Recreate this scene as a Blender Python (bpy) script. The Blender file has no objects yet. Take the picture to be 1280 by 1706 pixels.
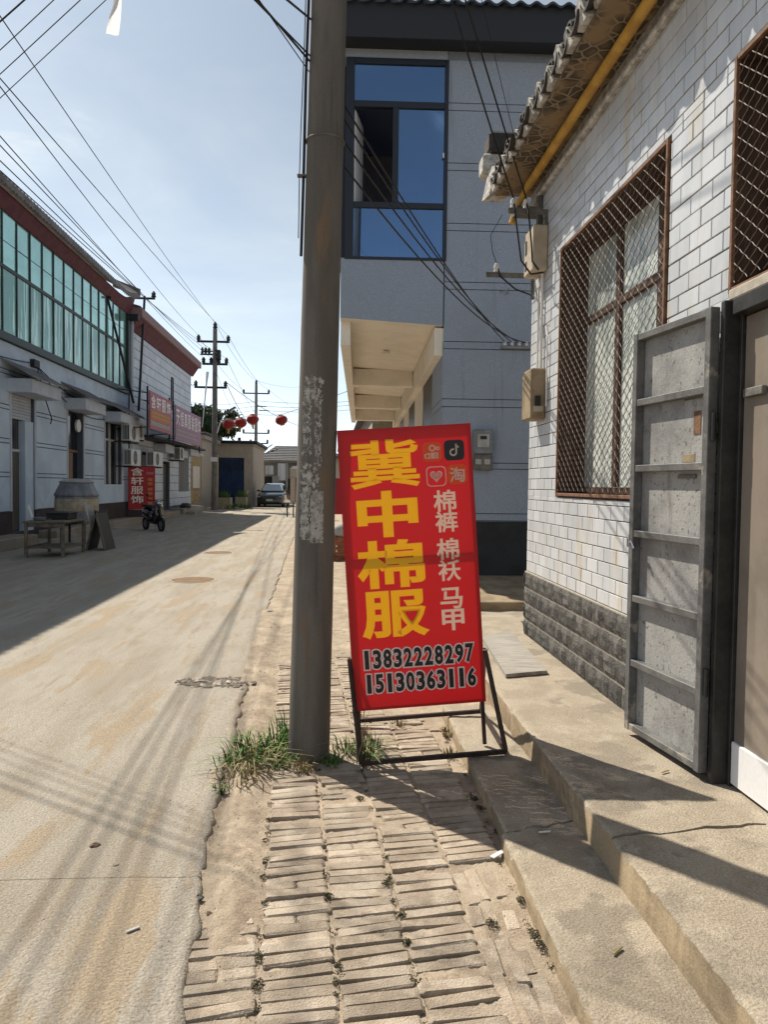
import bpy, bmesh, math, random
from mathutils import Vector, Matrix, noise
R = math.radians
random.seed(7)
S = bpy.context.scene
COL = S.collection

# ------------------------------------------------------------------ camera, sky, sun, exposure
FPX, EYE = 1200.0, 1.6
PITCH, YAW, ROLL = math.atan(44/1200), -math.atan(86/1200), .0125
cam_d = bpy.data.cameras.new('camera'); cam = bpy.data.objects.new('camera', cam_d); COL.objects.link(cam)
cam_d.sensor_fit = 'HORIZONTAL'; cam_d.sensor_width = 36; cam_d.lens = FPX/1280*36
cam_d.clip_start = .05; cam_d.clip_end = 3000
CM = Matrix.Rotation(YAW, 3, 'Z') @ Matrix.Rotation(math.pi/2-PITCH, 3, 'X') @ Matrix.Rotation(ROLL, 3, 'Z')
cam.matrix_world = Matrix.Translation((0, 0, EYE)) @ CM.to_4x4()
S.camera = cam

SUN_AZ, SUN_EL = R(41.0), R(50.8)          # the sun stands ahead and to the left
sd = Vector((math.sin(SUN_AZ)*math.cos(SUN_EL), -math.cos(SUN_AZ)*math.cos(SUN_EL), -math.sin(SUN_EL)))
W = bpy.data.worlds.new('World'); S.world = W; W.use_nodes = True
nt = W.node_tree; nt.nodes.clear()
wo = nt.nodes.new('ShaderNodeOutputWorld'); bg = nt.nodes.new('ShaderNodeBackground')
sky = nt.nodes.new('ShaderNodeTexSky'); sky.sky_type = 'NISHITA'; sky.sun_disc = False
sky.sun_elevation = SUN_EL; sky.sun_rotation = -SUN_AZ; sky.air_density = 1.0; sky.dust_density = .5; sky.ozone_density = 1.6
tc = nt.nodes.new('ShaderNodeTexCoord'); mp = nt.nodes.new('ShaderNodeMapping'); mp.inputs['Scale'].default_value = (1.0, 1.0, 2.6)
n1 = nt.nodes.new('ShaderNodeTexNoise'); n1.inputs['Scale'].default_value = 2.6; n1.inputs['Detail'].default_value = 9; n1.inputs['Roughness'].default_value = .58; n1.inputs['Distortion'].default_value = .4
rp = nt.nodes.new('ShaderNodeValToRGB'); rp.color_ramp.elements[0].position = .40; rp.color_ramp.elements[1].position = .74
rp.color_ramp.elements[0].color = (.62, .62, .62, 1); rp.color_ramp.elements[1].color = (1, 1, 1, 1)
mx = nt.nodes.new('ShaderNodeMix'); mx.data_type = 'RGBA'
bw_ = nt.nodes.new('ShaderNodeRGBToBW'); nt.links.new(sky.outputs[0], bw_.inputs[0])      # thin cloud: pale, and brighter towards the sun like the clear sky behind it
cc = nt.nodes.new('ShaderNodeMix'); cc.data_type = 'RGBA'; cc.blend_type = 'MULTIPLY'; cc.inputs[0].default_value = 1; cc.inputs[7].default_value = (1.55, 1.78, 1.98, 1); nt.links.new(bw_.outputs[0], cc.inputs[6]); nt.links.new(cc.outputs[2], mx.inputs[7])
nt.links.new(tc.outputs['Generated'], mp.inputs[0]); nt.links.new(mp.outputs[0], n1.inputs[0]); nt.links.new(n1.outputs[0], rp.inputs[0])
sx = nt.nodes.new('ShaderNodeSeparateXYZ'); nt.links.new(tc.outputs['Generated'], sx.inputs[0])      # pale haze low over the horizon, all round
hz = nt.nodes.new('ShaderNodeMapRange'); hz.interpolation_type = 'SMOOTHSTEP'; hz.inputs[1].default_value = -.05; hz.inputs[2].default_value = .34; hz.inputs[3].default_value = .92; hz.inputs[4].default_value = 0; nt.links.new(sx.outputs[2], hz.inputs[0])
mxx = nt.nodes.new('ShaderNodeMath'); mxx.operation = 'MAXIMUM'; nt.links.new(rp.outputs[0], mxx.inputs[0]); nt.links.new(hz.outputs[0], mxx.inputs[1]); nt.links.new(mxx.outputs[0], mx.inputs[0]); nt.links.new(sky.outputs[0], mx.inputs[6]); rp2 = nt.nodes.new('ShaderNodeMapRange'); rp2.interpolation_type = 'SMOOTHSTEP'; rp2.inputs[1].default_value = .56; rp2.inputs[2].default_value = .76; nt.links.new(n1.outputs[0], rp2.inputs[0])
mx2 = nt.nodes.new('ShaderNodeMix'); mx2.data_type = 'RGBA'; mx2.inputs[7].default_value = (9.2, 9.6, 9.9, 1); nt.links.new(rp2.outputs[0], mx2.inputs[0]); nt.links.new(mx.outputs[2], mx2.inputs[6])
nt.links.new(mx2.outputs[2], bg.inputs[0]); nt.links.new(bg.outputs[0], wo.inputs[0])
bg.inputs[1].default_value = .080
sl = bpy.data.lights.new('sun', 'SUN'); sl.energy = 5.0; sl.angle = R(.53); sl.color = (1, .91, .77)
so = bpy.data.objects.new('sun', sl); COL.objects.link(so); so.rotation_euler = sd.to_track_quat('-Z', 'Y').to_euler(); so.location = (-20, 25, 40)
S.view_settings.view_transform = 'Standard'; S.view_settings.look = 'None'; S.view_settings.exposure = .45; S.view_settings.gamma = 1
S.render.engine = 'CYCLES'

# ------------------------------------------------------------------ helpers
def ray(px, py): return CM @ Vector(((px-640)/FPX, -(py-853)/FPX, -1))
def atz(px, py, z=0): d = ray(px, py); return Vector((0, 0, EYE)) + d*((z-EYE)/d.z)
def atx(px, py, x): d = ray(px, py); return Vector((0, 0, EYE)) + d*(x/d.x)
def aty(px, py, y): d = ray(px, py); return Vector((0, 0, EYE)) + d*(y/d.y)

class MB:
    def __init__(s): s.v = []; s.f = []; s.smooth = False
    def quad(s, *p):
        n = len(s.v); s.v += [Vector(q) for q in p]; s.f.append(tuple(range(n, n+len(p)))); return s
    def box(s, x0, x1, y0, y1, z0, z1, m=None):
        n = len(s.v)
        for z in (z0, z1):
            for x, y in ((x0, y0), (x1, y0), (x1, y1), (x0, y1)):
                q = Vector((x, y, z)); s.v.append(m @ q if m else q)
        s.f += [tuple(n+i for i in f) for f in ((0, 3, 2, 1), (4, 5, 6, 7), (0, 1, 5, 4), (1, 2, 6, 5), (2, 3, 7, 6), (3, 0, 4, 7))]
        return s
    def bbox(s, x0, x1, y0, y1, z0, z1, b=.006, m=None):
        """box with chamfered edges"""
        n = len(s.v); V = []
        for sx in (0, 1):
            for sy in (0, 1):
                for sz in (0, 1):
                    x, y, z = (x0, x1)[sx], (y0, y1)[sy], (z0, z1)[sz]
                    ix, iy, iz = (x0+b, x1-b)[sx], (y0+b, y1-b)[sy], (z0+b, z1-b)[sz]
                    V += [(x, iy, iz), (ix, y, iz), (ix, iy, z)]
        s.v += [(m @ Vector(q)) if m else Vector(q) for q in V]
        I = lambda sx, sy, sz, k: n+(sx*4+sy*2+sz)*3+k
        F = []
        for k in range(3):
            o = [a for a in range(3) if a != k]
            for sd_ in (0, 1):
                loop = []
                for a, c in ((0, 0), (1, 0), (1, 1), (0, 1)):
                    t = [0, 0, 0]; t[k] = sd_; t[o[0]] = a; t[o[1]] = c; loop.append(I(*t, k))
                F.append(tuple(loop if (sd_ == 1) != (k == 1) else loop[::-1]))
        for k in range(3):
            o = [a for a in range(3) if a != k]
            for a in (0, 1):
                for c in (0, 1):
                    t0 = [0, 0, 0]; t1 = [0, 0, 0]; t0[o[0]] = t1[o[0]] = a; t0[o[1]] = t1[o[1]] = c; t1[k] = 1
                    F.append((I(*t0, o[0]), I(*t1, o[0]), I(*t1, o[1]), I(*t0, o[1])))
        for sx in (0, 1):
            for sy in (0, 1):
                for sz in (0, 1): F.append(tuple(I(sx, sy, sz, k) for k in range(3)))
        s.f += F; return s
    def tube(s, path, r, n=6, caps=True, closed=False):
        P = [Vector(p) for p in path]; rs = r if isinstance(r, (list, tuple)) else [r]*len(P); base = len(s.v)
        up = None
        for i, p in enumerate(P):
            t = (P[(i+1) % len(P)]-P[i-1]) if (closed or 0 < i < len(P)-1) else (P[1]-P[0] if i == 0 else P[-1]-P[-2])
            t = t.normalized() if t.length > 1e-9 else Vector((0, 0, 1))
            if up is None: up = Vector((0, 0, 1)) if abs(t.z) < .9 else Vector((1, 0, 0))
            a = t.cross(up)
            if a.length < 1e-6: a = t.orthogonal()
            a.normalize(); b = a.cross(t); up = b
            for k in range(n):
                w = 2*math.pi*k/n; s.v.append(p+a*(math.cos(w)*rs[i])+b*(math.sin(w)*rs[i]))
        m = len(P)
        for i in range(m if closed else m-1):
            for k in range(n):
                j = (i+1) % m; s.f.append((base+i*n+k, base+j*n+k, base+j*n+(k+1) % n, base+i*n+(k+1) % n))
        if caps and not closed:
            s.f.append(tuple(base+k for k in range(n))); s.f.append(tuple(base+(m-1)*n+k for k in reversed(range(n))))
        return s
    def lathe(s, prof, n=16, c=(0, 0, 0), axis='z', caps=True):
        base = len(s.v); c = Vector(c)
        for r, h in prof:
            for k in range(n):
                w = 2*math.pi*k/n; a, b = r*math.cos(w), r*math.sin(w)
                s.v.append(c+Vector({'z': (a, b, h), 'x': (h, a, b), 'y': (a, h, b)}[axis]))
        for i in range(len(prof)-1):
            for k in range(n): s.f.append((base+i*n+k, base+i*n+(k+1) % n, base+(i+1)*n+(k+1) % n, base+(i+1)*n+k))
        if caps:
            s.f.append(tuple(base+k for k in reversed(range(n)))); s.f.append(tuple(base+(len(prof)-1)*n+k for k in range(n)))
        return s
    def loft(s, secs, caps=True, closed=True):
        base = len(s.v); n = len(secs[0])
        for q in secs: s.v += [Vector(p) for p in q]
        for i in range(len(secs)-1):
            for k in range(n if closed else n-1): s.f.append((base+i*n+k, base+i*n+(k+1) % n, base+(i+1)*n+(k+1) % n, base+(i+1)*n+k))
        if caps:
            s.f.append(tuple(base+k for k in reversed(range(n)))); s.f.append(tuple(base+(len(secs)-1)*n+k for k in range(n)))
        return s
    def prism(s, poly, depth_vec):
        d = Vector(depth_vec); P = [Vector(p) for p in poly]; n = len(s.v); m = len(P)
        s.v += P+[p+d for p in P]; s.f.append(tuple(n+i for i in range(m))); s.f.append(tuple(n+m+i for i in reversed(range(m))))
        for i in range(m): s.f.append((n+i, n+m+i, n+m+(i+1) % m, n+(i+1) % m))
        return s
    def grid(s, nx, ny, fn):
        b = len(s.v)
        for j in range(ny+1):
            for i in range(nx+1): s.v.append(Vector(fn(i/nx, j/ny)))
        for j in range(ny):
            for i in range(nx): s.f.append((b+j*(nx+1)+i, b+j*(nx+1)+i+1, b+(j+1)*(nx+1)+i+1, b+(j+1)*(nx+1)+i))
        return s
    def mesh(s, name, off=None, fix=True):
        me = bpy.data.meshes.new(name)
        o = off or Vector((0, 0, 0))
        me.from_pydata([tuple(v-o) for v in s.v], [], s.f); me.update()
        if fix:
            bm = bmesh.new(); bm.from_mesh(me); bmesh.ops.recalc_face_normals(bm, faces=bm.faces); bm.to_mesh(me); bm.free()
        if s.smooth: me.polygons.foreach_set('use_smooth', [True]*len(me.polygons))
        return me
    def build(s, name, mat, parent=None, local=False, fix=True):
        """one mesh object; vertices are world positions unless local"""
        off = Vector((0, 0, 0))
        if parent is not None and not local: off = root_loc(parent)
        me = s.mesh(name, off, fix); o = bpy.data.objects.new(name, me); COL.objects.link(o)
        if mat: me.materials.append(mat)
        if parent is not None: o.parent = parent
        return o
def root_loc(p):
    while p.parent: p = p.parent
    return p.location.copy()
def tag(o, label, cat, group=None, kind=None):
    if label: o['label'] = label
    if cat: o['category'] = cat
    if group: o['group'] = group
    if kind: o['kind'] = kind
    return o
def thing(name, label, cat, loc=(0, 0, 0), rot=(0, 0, 0), group=None):
    o = bpy.data.objects.new(name, None); COL.objects.link(o); o.location = loc; o.rotation_euler = rot; o.empty_display_size = .2
    return tag(o, label, cat, group)
def struct(o): o['kind'] = 'structure'; return o
def inst(me, name, parent, loc, rot=(0, 0, 0), scale=(1, 1, 1)):
    o = bpy.data.objects.new(name, me); COL.objects.link(o); o.parent = parent; o.location = loc; o.rotation_euler = rot; o.scale = scale; return o
def copy_tree(o, parent=None):
    c = o.copy(); COL.objects.link(c); c.parent = parent
    for ch in [x for x in bpy.data.objects if x.parent == o]: copy_tree(ch, c)
    return c
def rects(y0, y1, z0, z1, holes):
    """rectangle minus rectangular holes -> list of rectangles"""
    out = []; zs = sorted({z0, z1, *[min(max(h[k], z0), z1) for h in holes for k in (2, 3)]})
    for a, b in zip(zs, zs[1:]):
        if b-a < 1e-5: continue
        m = (a+b)/2; cuts = sorted((max(h[0], y0), min(h[1], y1)) for h in holes if h[2] < m < h[3] and h[1] > y0 and h[0] < y1); y = y0
        for c, d in cuts:
            if c > y+1e-5: out.append((y, c, a, b))
            y = max(y, d)
        if y < y1-1e-5: out.append((y, y1, a, b))
    return out
def lerp(a, b, t): return a+(b-a)*t
def fb(x, y, z=0, o=3): return noise.fractal(Vector((x, y, z)), 1.0, 2.0, o)

# ------------------------------------------------------------------ materials
def M(name, c, c2=None, rough=.8, scale=3, lo=.4, hi=.62, fine=40, famt=.12, bump=.25, bscale=120, bdist=.01, stretch=(1, 1, 1), isl=.0, metal=0, spec=.35, c3=None, s3=1.2, lo3=.52, hi3=.62, coat=0, det=6, streak=None):
    m = bpy.data.materials.new(name); m.use_nodes = True; t = m.node_tree; N = t.nodes; L = t.links
    b = N['Principled BSDF']; b.inputs['Roughness'].default_value = rough; b.inputs['Metallic'].default_value = metal; b.inputs['Specular IOR Level'].default_value = spec
    b.inputs['Coat Weight'].default_value = coat
    g = N.new('ShaderNodeNewGeometry'); mpn = N.new('ShaderNodeMapping'); mpn.inputs['Scale'].default_value = stretch; L.new(g.outputs['Position'], mpn.inputs[0])
    def nz(sc, d=det, raw=False):
        n = N.new('ShaderNodeTexNoise'); n.inputs['Scale'].default_value = sc; n.inputs['Detail'].default_value = d; n.inputs['Roughness'].default_value = .6; L.new(g.outputs['Position'] if raw else mpn.outputs[0], n.inputs[0]); return n.outputs[0]
    def ramp(src, a, z):
        r = N.new('ShaderNodeMapRange'); r.interpolation_type = 'SMOOTHSTEP'; r.inputs[1].default_value = a; r.inputs[2].default_value = z; L.new(src, r.inputs[0]); return r.outputs[0]
    def mixc(f, A, B, bt='MIX'):
        q = N.new('ShaderNodeMix'); q.data_type = 'RGBA'; q.blend_type = bt
        for sock, val in ((0, f), (6, A), (7, B)):
            if hasattr(val, 'is_linked'): L.new(val, q.inputs[sock])
            elif sock == 0: q.inputs[0].default_value = val
            else: q.inputs[sock].default_value = (*val, 1)
        return q.outputs[2]
    col = mixc(ramp(nz(scale), lo, hi), c, c2) if c2 else mixc(0.0, c, c)
    if c3: col = mixc(ramp(nz(s3, 8), lo3, hi3), col, c3)
    if streak:
        m2 = N.new('ShaderNodeMapping'); m2.inputs['Scale'].default_value = streak[0]; L.new(g.outputs['Position'], m2.inputs[0]); n_ = N.new('ShaderNodeTexNoise'); n_.inputs['Scale'].default_value = 1; n_.inputs['Detail'].default_value = 7; n_.inputs['Roughness'].default_value = .65; L.new(m2.outputs[0], n_.inputs[0])
        col = mixc(ramp(n_.outputs[0], streak[1], streak[2]), col, streak[3])
    if famt:
        r = N.new('ShaderNodeMapRange'); r.inputs[1].default_value = .25; r.inputs[2].default_value = .75; r.inputs[3].default_value = 1-famt; r.inputs[4].default_value = 1+famt; L.new(nz(fine, 3, fine > 80), r.inputs[0])
        h = N.new('ShaderNodeHueSaturation'); L.new(r.outputs[0], h.inputs['Value']); L.new(col, h.inputs['Color']); col = h.outputs[0]
    if isl:
        oi = N.new('ShaderNodeObjectInfo'); ad = N.new('ShaderNodeMath'); ad.operation = 'ADD'; fr = N.new('ShaderNodeMath'); fr.operation = 'FRACT'
        L.new(oi.outputs['Random'], ad.inputs[0]); L.new(g.outputs['Random Per Island'], ad.inputs[1]); L.new(ad.outputs[0], fr.inputs[0])
        r = N.new('ShaderNodeMapRange'); r.inputs[3].default_value = 1-isl; r.inputs[4].default_value = 1+isl; L.new(fr.outputs[0], r.inputs[0])
        h = N.new('ShaderNodeHueSaturation'); L.new(r.outputs[0], h.inputs['Value']); L.new(col, h.inputs['Color']); col = h.outputs[0]
    L.new(col, b.inputs['Base Color'])
    if bump:
        bp = N.new('ShaderNodeBump'); bp.inputs['Strength'].default_value = bump; bp.inputs['Distance'].default_value = bdist; L.new(nz(bscale, 5, True), bp.inputs['Height']); L.new(bp.outputs[0], b.inputs['Normal'])
    return m
def flat(name, c, rough=.6, **k): return M(name, c, None, rough, famt=k.pop('famt', .05), bump=k.pop('bump', 0), **k)
def glass(name, c, refl=.35, tint=.5, rough=.02, gc=(.9, .95, 1)):
    """window pane: part mirror, part see-through tint"""
    m = bpy.data.materials.new(name); m.use_nodes = True; t = m.node_tree; N = t.nodes; L = t.links; N.remove(N['Principled BSDF'])
    gl = N.new('ShaderNodeBsdfGlossy'); gl.inputs[0].default_value = (*gc, 1); gl.inputs['Roughness'].default_value = rough
    tr = N.new('ShaderNodeBsdfTransparent'); tr.inputs[0].default_value = (*[lerp(1, x, tint) for x in c], 1)
    lw = N.new('ShaderNodeFresnel'); lw.inputs[0].default_value = 1.5
    ma = N.new('ShaderNodeMath'); ma.operation = 'ADD'; ma.use_clamp = True; ma.inputs[1].default_value = refl; L.new(lw.outputs[0], ma.inputs[0])
    ms = N.new('ShaderNodeMixShader'); L.new(ma.outputs[0], ms.inputs[0]); L.new(tr.outputs[0], ms.inputs[1]); L.new(gl.outputs[0], ms.inputs[2]); L.new(ms.outputs[0], N['Material Output'].inputs[0])
    return m

MAT = {}
A = MAT
A['ground'] = M('dusty_ground', (.33, .27, .19), (.24, .19, .13), .95, 1.2, fine=60, famt=.2, bump=.6, bscale=60, bdist=.02, c3=(.40, .34, .26), s3=.6)
A['dirt'] = M('verge_dirt', (.38, .315, .24), (.30, .24, .18), .95, 5, fine=90, famt=.22, bump=.7, bscale=110, bdist=.012, c3=(.45, .37, .28), s3=2.2, lo3=.5, hi3=.66)
A['road'] = M('road_concrete', (.36, .325, .275), (.30, .265, .215), .88, 1.6, fine=110, famt=.34, bump=1.0, bscale=90, bdist=.011, stretch=(1.6, .35, 1), c3=(.33, .265, .19), s3=2.0, lo3=.54, hi3=.61, streak=((10, 1.3, 1), .49, .70, (.285, .235, .175)))
A['brick'] = M('dusty_brick', (.39, .325, .255), (.30, .245, .19), .93, 9, fine=150, famt=.2, bump=.9, bscale=140, bdist=.010, isl=.20, c3=(.45, .385, .31), s3=5, lo3=.48, hi3=.60)
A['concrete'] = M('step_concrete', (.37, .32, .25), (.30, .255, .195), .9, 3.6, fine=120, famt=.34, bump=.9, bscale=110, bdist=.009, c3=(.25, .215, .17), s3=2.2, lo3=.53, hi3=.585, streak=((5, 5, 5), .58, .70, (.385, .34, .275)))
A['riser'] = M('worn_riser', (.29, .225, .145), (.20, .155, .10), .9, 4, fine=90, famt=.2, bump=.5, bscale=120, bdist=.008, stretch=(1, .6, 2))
A['pole'] = M('pole_concrete', (.145, .130, .114), (.108, .097, .085), .9, 2.2, fine=140, famt=.12, bump=.35, bscale=200, bdist=.004, stretch=(3, 3, .5), c3=(.17, .12, .08), s3=3, lo3=.58, hi3=.72, streak=((30, 30, 1.2), .56, .75, (.085, .078, .072)))
A['poster'] = M('torn_paper', (.40, .385, .36), (.24, .225, .21), .9, 30, fine=90, famt=.25, bump=.2)
A['tile'] = M('glazed_white_tile', (.54, .56, .59), (.48, .505, .54), .28, 2.2, fine=20, famt=.04, bump=.05, bscale=30, isl=.09, c3=(.50, .43, .31), s3=2.3, lo3=.55, hi3=.75, stretch=(1, 2, .6), spec=.5, streak=((1, 16, .7), .56, .76, (.34, .32, .29)))
A['grout'] = M('dark_grout', (.075, .073, .072), (.05, .05, .05), .95, 6)
A['split'] = M('split_face_block', (.125, .12, .112), (.07, .068, .065), .9, 14, fine=120, famt=.3, bump=.8, bscale=90, bdist=.02, isl=.14)
A['palegrout'] = M('pale_mortar', (.42, .385, .33), (.33, .30, .25), .95, 20)
A['soffit'] = None
A['mortar'] = M('white_mortar', (.54, .52, .49), (.30, .285, .265), .95, 14, fine=60, famt=.25, bump=.5)
A['rooftile'] = M('dark_roof_tile', (.04, .037, .036), (.065, .058, .052), .85, 6, fine=60, famt=.2, bump=.5, isl=.2)
A['pipe'] = M('yellow_pipe_paint', (.52, .30, .055), (.40, .21, .035), .5, 6, fine=40, famt=.1, bump=.1)
A['rust'] = M('rusty_steel', (.20, .105, .06), (.12, .06, .035), .8, 18, fine=90, famt=.2, bump=.4)
A['wood'] = M('brown_window_wood', (.085, .045, .03), (.05, .028, .02), .7, 8, stretch=(4, 4, .6), fine=60, famt=.2)
A['wire'] = M('weathered_wire', (.16, .14, .125), (.10, .075, .06), .7, 30, bump=0)
A['steel'] = M('painted_door_frame', (.15, .15, .147), (.10, .10, .10), .5, 7, fine=50, famt=.15, bump=.2, c3=(.30, .27, .23), s3=6, lo3=.6, hi3=.7)
A['dark_steel'] = M('dark_door_post', (.022, .022, .021), (.035, .034, .032), .45, 5, fine=40, famt=.15, bump=.15)
A['sheet'] = M('scuffed_zinc_sheet', (.34, .34, .33), (.20, .20, .20), .5, 2.2, fine=120, famt=.22, bump=.25, bscale=60, c3=(.13, .127, .12), s3=34, lo3=.57, hi3=.68, streak=((3, 7, 1.2), .55, .72, (.20, .19, .18)))
A['curtain'] = M('white_curtain', (.70, .74, .71), (.58, .63, .61), .9, 4, stretch=(1, 6, .3), bump=.2, bscale=20)
A['beige'] = M('beige_plastic', (.48, .42, .33), (.36, .29, .20), .6, 5, fine=40, famt=.1)
A['meter_brown'] = M('weathered_meter_case', (.30, .235, .15), (.19, .14, .085), .7, 5, fine=40, famt=.2)
A['angle'] = M('grey_angle_iron', (.15, .145, .13), (.10, .095, .085), .6, 9, fine=50, famt=.15)
A['white_pvc'] = flat('white_pvc', (.68, .67, .64), .5)
A['black'] = flat('black_cable', (.014, .014, .016), .6)
A['ceramic'] = flat('white_porcelain', (.62, .61, .58), .3)
A['bluewall'] = M('pebble_dash', (.32, .37, .45), (.25, .295, .37), .9, 60, lo=.35, hi=.65, fine=220, famt=.28, bump=.6, bscale=190, bdist=.01, c3=(.27, .31, .37), s3=1.5, lo3=.5, hi3=.7, streak=((9, 9, .5), .58, .74, (.22, .245, .29)))
A['cream'] = M('cream_plaster', (.78, .73, .64), (.72, .67, .58), .9, 3, fine=50, famt=.05, bump=.1)
A['bluedark'] = M('dark_plinth_paint', (.028, .031, .034), (.02, .022, .025), .7, 3, famt=.1)
A['navy'] = M('navy_frame', (.018, .023, .034), None, .4, famt=.05, bump=0)
A['whitef'] = flat('white_frame', (.72, .72, .73), .4)
A['interior'] = M('interior_plaster', (.40, .36, .32), (.34, .31, .28), .9, 2)
A['blueroof'] = M('blue_grey_roof', (.045, .055, .07), (.03, .037, .05), .6, 3, fine=20, famt=.1)
A['fascia'] = flat('dark_fascia', (.022, .024, .03), .6)
A['plasterA'] = M('pale_blue_plaster', (.58, .69, .81), (.52, .62, .73), .9, 1.4, fine=80, famt=.06, bump=.25, bscale=150, bdist=.004, c3=(.48, .57, .67), s3=.8)
A['plasterG'] = M('groove_paint', (.11, .13, .17), None, .9)
A['plinthA'] = M('dark_maroon_plinth', (.045, .034, .036), (.06, .046, .045), .8, 3)
A['maroon'] = M('maroon_fascia', (.15, .04, .05), (.11, .03, .04), .7, 4)
A['tileA'] = M('grey_barrel_tile', (.20, .19, .19), (.13, .125, .125), .85, 3, isl=.2)
A['mull'] = flat('dark_green_mullion', (.03, .045, .042), .5)
A['gatedark'] = M('old_green_grey_door', (.115, .105, .085), (.065, .065, .055), .6, 3, stretch=(1, 5, .5), fine=40, famt=.2)
A['doorwood'] = M('varnished_wood_door', (.20, .105, .045), (.12, .06, .03), .5, 4, stretch=(1, 5, .5))
A['canopy'] = M('canopy_plaster', (.54, .58, .64), (.48, .52, .58), .85, 3)
A['tileB'] = M('white_facade_tile', (.60, .65, .72), (.52, .57, .64), .5, 2, isl=.07, famt=.05)
A['acw'] = flat('ac_casing', (.62, .64, .64), .5)
A['dark'] = flat('dark_grille', (.02, .022, .024), .6)
A['red'] = M('printed_red_film', (.52, .012, .016), (.46, .010, .014), .38, 2, fine=20, famt=.03, bump=0, spec=.4)
A['redfar'] = flat('red_sign_print', (.36, .015, .025), .5)
A['pinkfar'] = flat('faded_pink_print', (.40, .13, .17), .6)
A['purplefar'] = flat('faded_purple_print', (.36, .20, .30), .6)
A['eaveband'] = flat('dusty_pink_paint', (.30, .20, .20), .8)
A['yellow'] = flat('printed_yellow', (.80, .42, .018), .4)
A['cream_ink'] = flat('printed_cream', (.74, .55, .42), .4)
A['white_ink'] = flat('printed_white', (.78, .74, .70), .4)
A['black_ink'] = flat('printed_black', (.012, .011, .012), .4)
A['orange'] = flat('printed_orange', (.62, .075, .02), .4)
A['orangefar'] = flat('faded_orange_print', (.50, .16, .06), .6)
A['frameblk'] = M('black_sign_frame', (.022, .014, .013), (.04, .022, .018), .5, 20, famt=.2)
A['asphaltdark'] = M('dark_debris', (.10, .085, .07), (.20, .165, .13), .95, 30, fine=80, famt=.4, bump=.8, bscale=60)
A['rubble'] = M('pale_rubble', (.44, .40, .35), (.30, .26, .21), .9, 20, isl=.2)
A['stone'] = M('brown_stone', (.20, .14, .085), (.13, .09, .06), .9, 20)
A['manhole'] = M('rusty_iron_cover', (.20, .125, .06), (.14, .085, .05), .85, 9, fine=60, famt=.25)
A['plank'] = M('weathered_plank', (.34, .32, .285), (.24, .225, .20), .9, 5, stretch=(1, 8, 1), fine=60, famt=.2, bump=.5, bscale=60)
A['grass'] = M('weed_blades', (.10, .19, .035), (.06, .12, .025), .7, 14, isl=.3, famt=.1, bump=0)
A['drygrass'] = M('dry_weed', (.30, .24, .12), (.20, .16, .08), .8, 14, isl=.3, famt=.1, bump=0)
A['moss'] = M('moss', (.05, .05, .02), (.035, .03, .016), .9, 30, isl=.3, famt=.2, bump=.4)
A['woodold'] = M('old_table_wood', (.20, .17, .13), (.12, .10, .08), .9, 6, stretch=(1, 5, 1))
A['zinc'] = M('galvanised_metal', (.24, .25, .27), (.17, .18, .20), .45, 4, metal=.3)
A['yellowbrick'] = M('yellow_pier_brick', (.50, .37, .20), (.40, .29, .15), .9, 6, isl=.16)
A['greenbrick'] = M('pale_green_brick', (.36, .33, .22), (.30, .27, .18), .9, 8, isl=.14)
A['beigewall'] = M('beige_mosaic_tile', (.46, .40, .33), (.40, .35, .29), .8, 5, famt=.08)
A['bluegate'] = M('blue_steel_gate', (.018, .05, .14), (.012, .035, .10), .5, 3)
A['greyroof'] = M('grey_interlocking_tile', (.12, .12, .125), (.08, .08, .085), .8, 4, isl=.15)
A['carpaint'] = flat('black_car_paint', (.008, .009, .011), .25, spec=.6, coat=1.0)
A['rubber'] = flat('rubber', (.018, .018, .018), .8)
A['chrome'] = flat('bright_metal', (.5, .5, .5), .25, metal=.9)
A['plate'] = flat('number_plate', (.40, .52, .52), .5)
A['lantern'] = M('red_lantern_cloth', (.33, .025, .02), (.25, .02, .016), .7, 6, bump=0)
A['tassel'] = flat('gold_tassel', (.50, .30, .10), .7)
A['leafdark'] = M('tree_leaf', (.045, .075, .03), (.03, .05, .02), .7, 5, isl=.35, bump=0)
A['bark'] = M('bark', (.12, .09, .065), (.08, .06, .045), .95, 8, stretch=(1, 1, .3), bump=.6)
A['upole'] = M('far_pole_concrete', (.19, .175, .16), (.14, .13, .12), .9, 3)
A['cloth'] = M('grey_cloth', (.42, .42, .41), (.34, .34, .33), .9, 6)
A['plastic'] = flat('white_plastic_film', (.75, .75, .76), .4)
A['redbrick'] = M('red_brick', (.36, .15, .085), (.28, .11, .06), .9, 8, isl=.2)
A['glass_dark'] = flat('dark_window_glass', (.02, .024, .028), .08, spec=.6)
A['glass_clear'] = glass('clear_pane', (.75, .8, .82), .06, .5)
A['glass_blue'] = glass('reflective_pane', (.25, .38, .6), .30, .85, gc=(.42, .66, 1.0))
A['frosted'] = M('frosted_white_pane', (.60, .65, .62), (.34, .39, .38), .18, 1.6, lo=.45, hi=.6, stretch=(1, 3, .8), famt=.02, bump=0, spec=.6)
A['beigepane'] = M('beige_plastic_pane', (.24, .205, .17), (.18, .155, .13), .10, 1.4, famt=.03, bump=0, spec=.6)
A['teal'] = M('teal_glass', (.44, .76, .68), (.38, .68, .61), .10, 1.2, famt=.02, bump=0, metal=.55, spec=.5, isl=.10)
A['teal_low'] = M('teal_glass_curtained', (.16, .36, .31), (.58, .84, .75), .16, 2.2, lo=.50, hi=.60, stretch=(1, 3, .22), famt=.02, bump=0, metal=.25, spec=.6, isl=.08)
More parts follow.
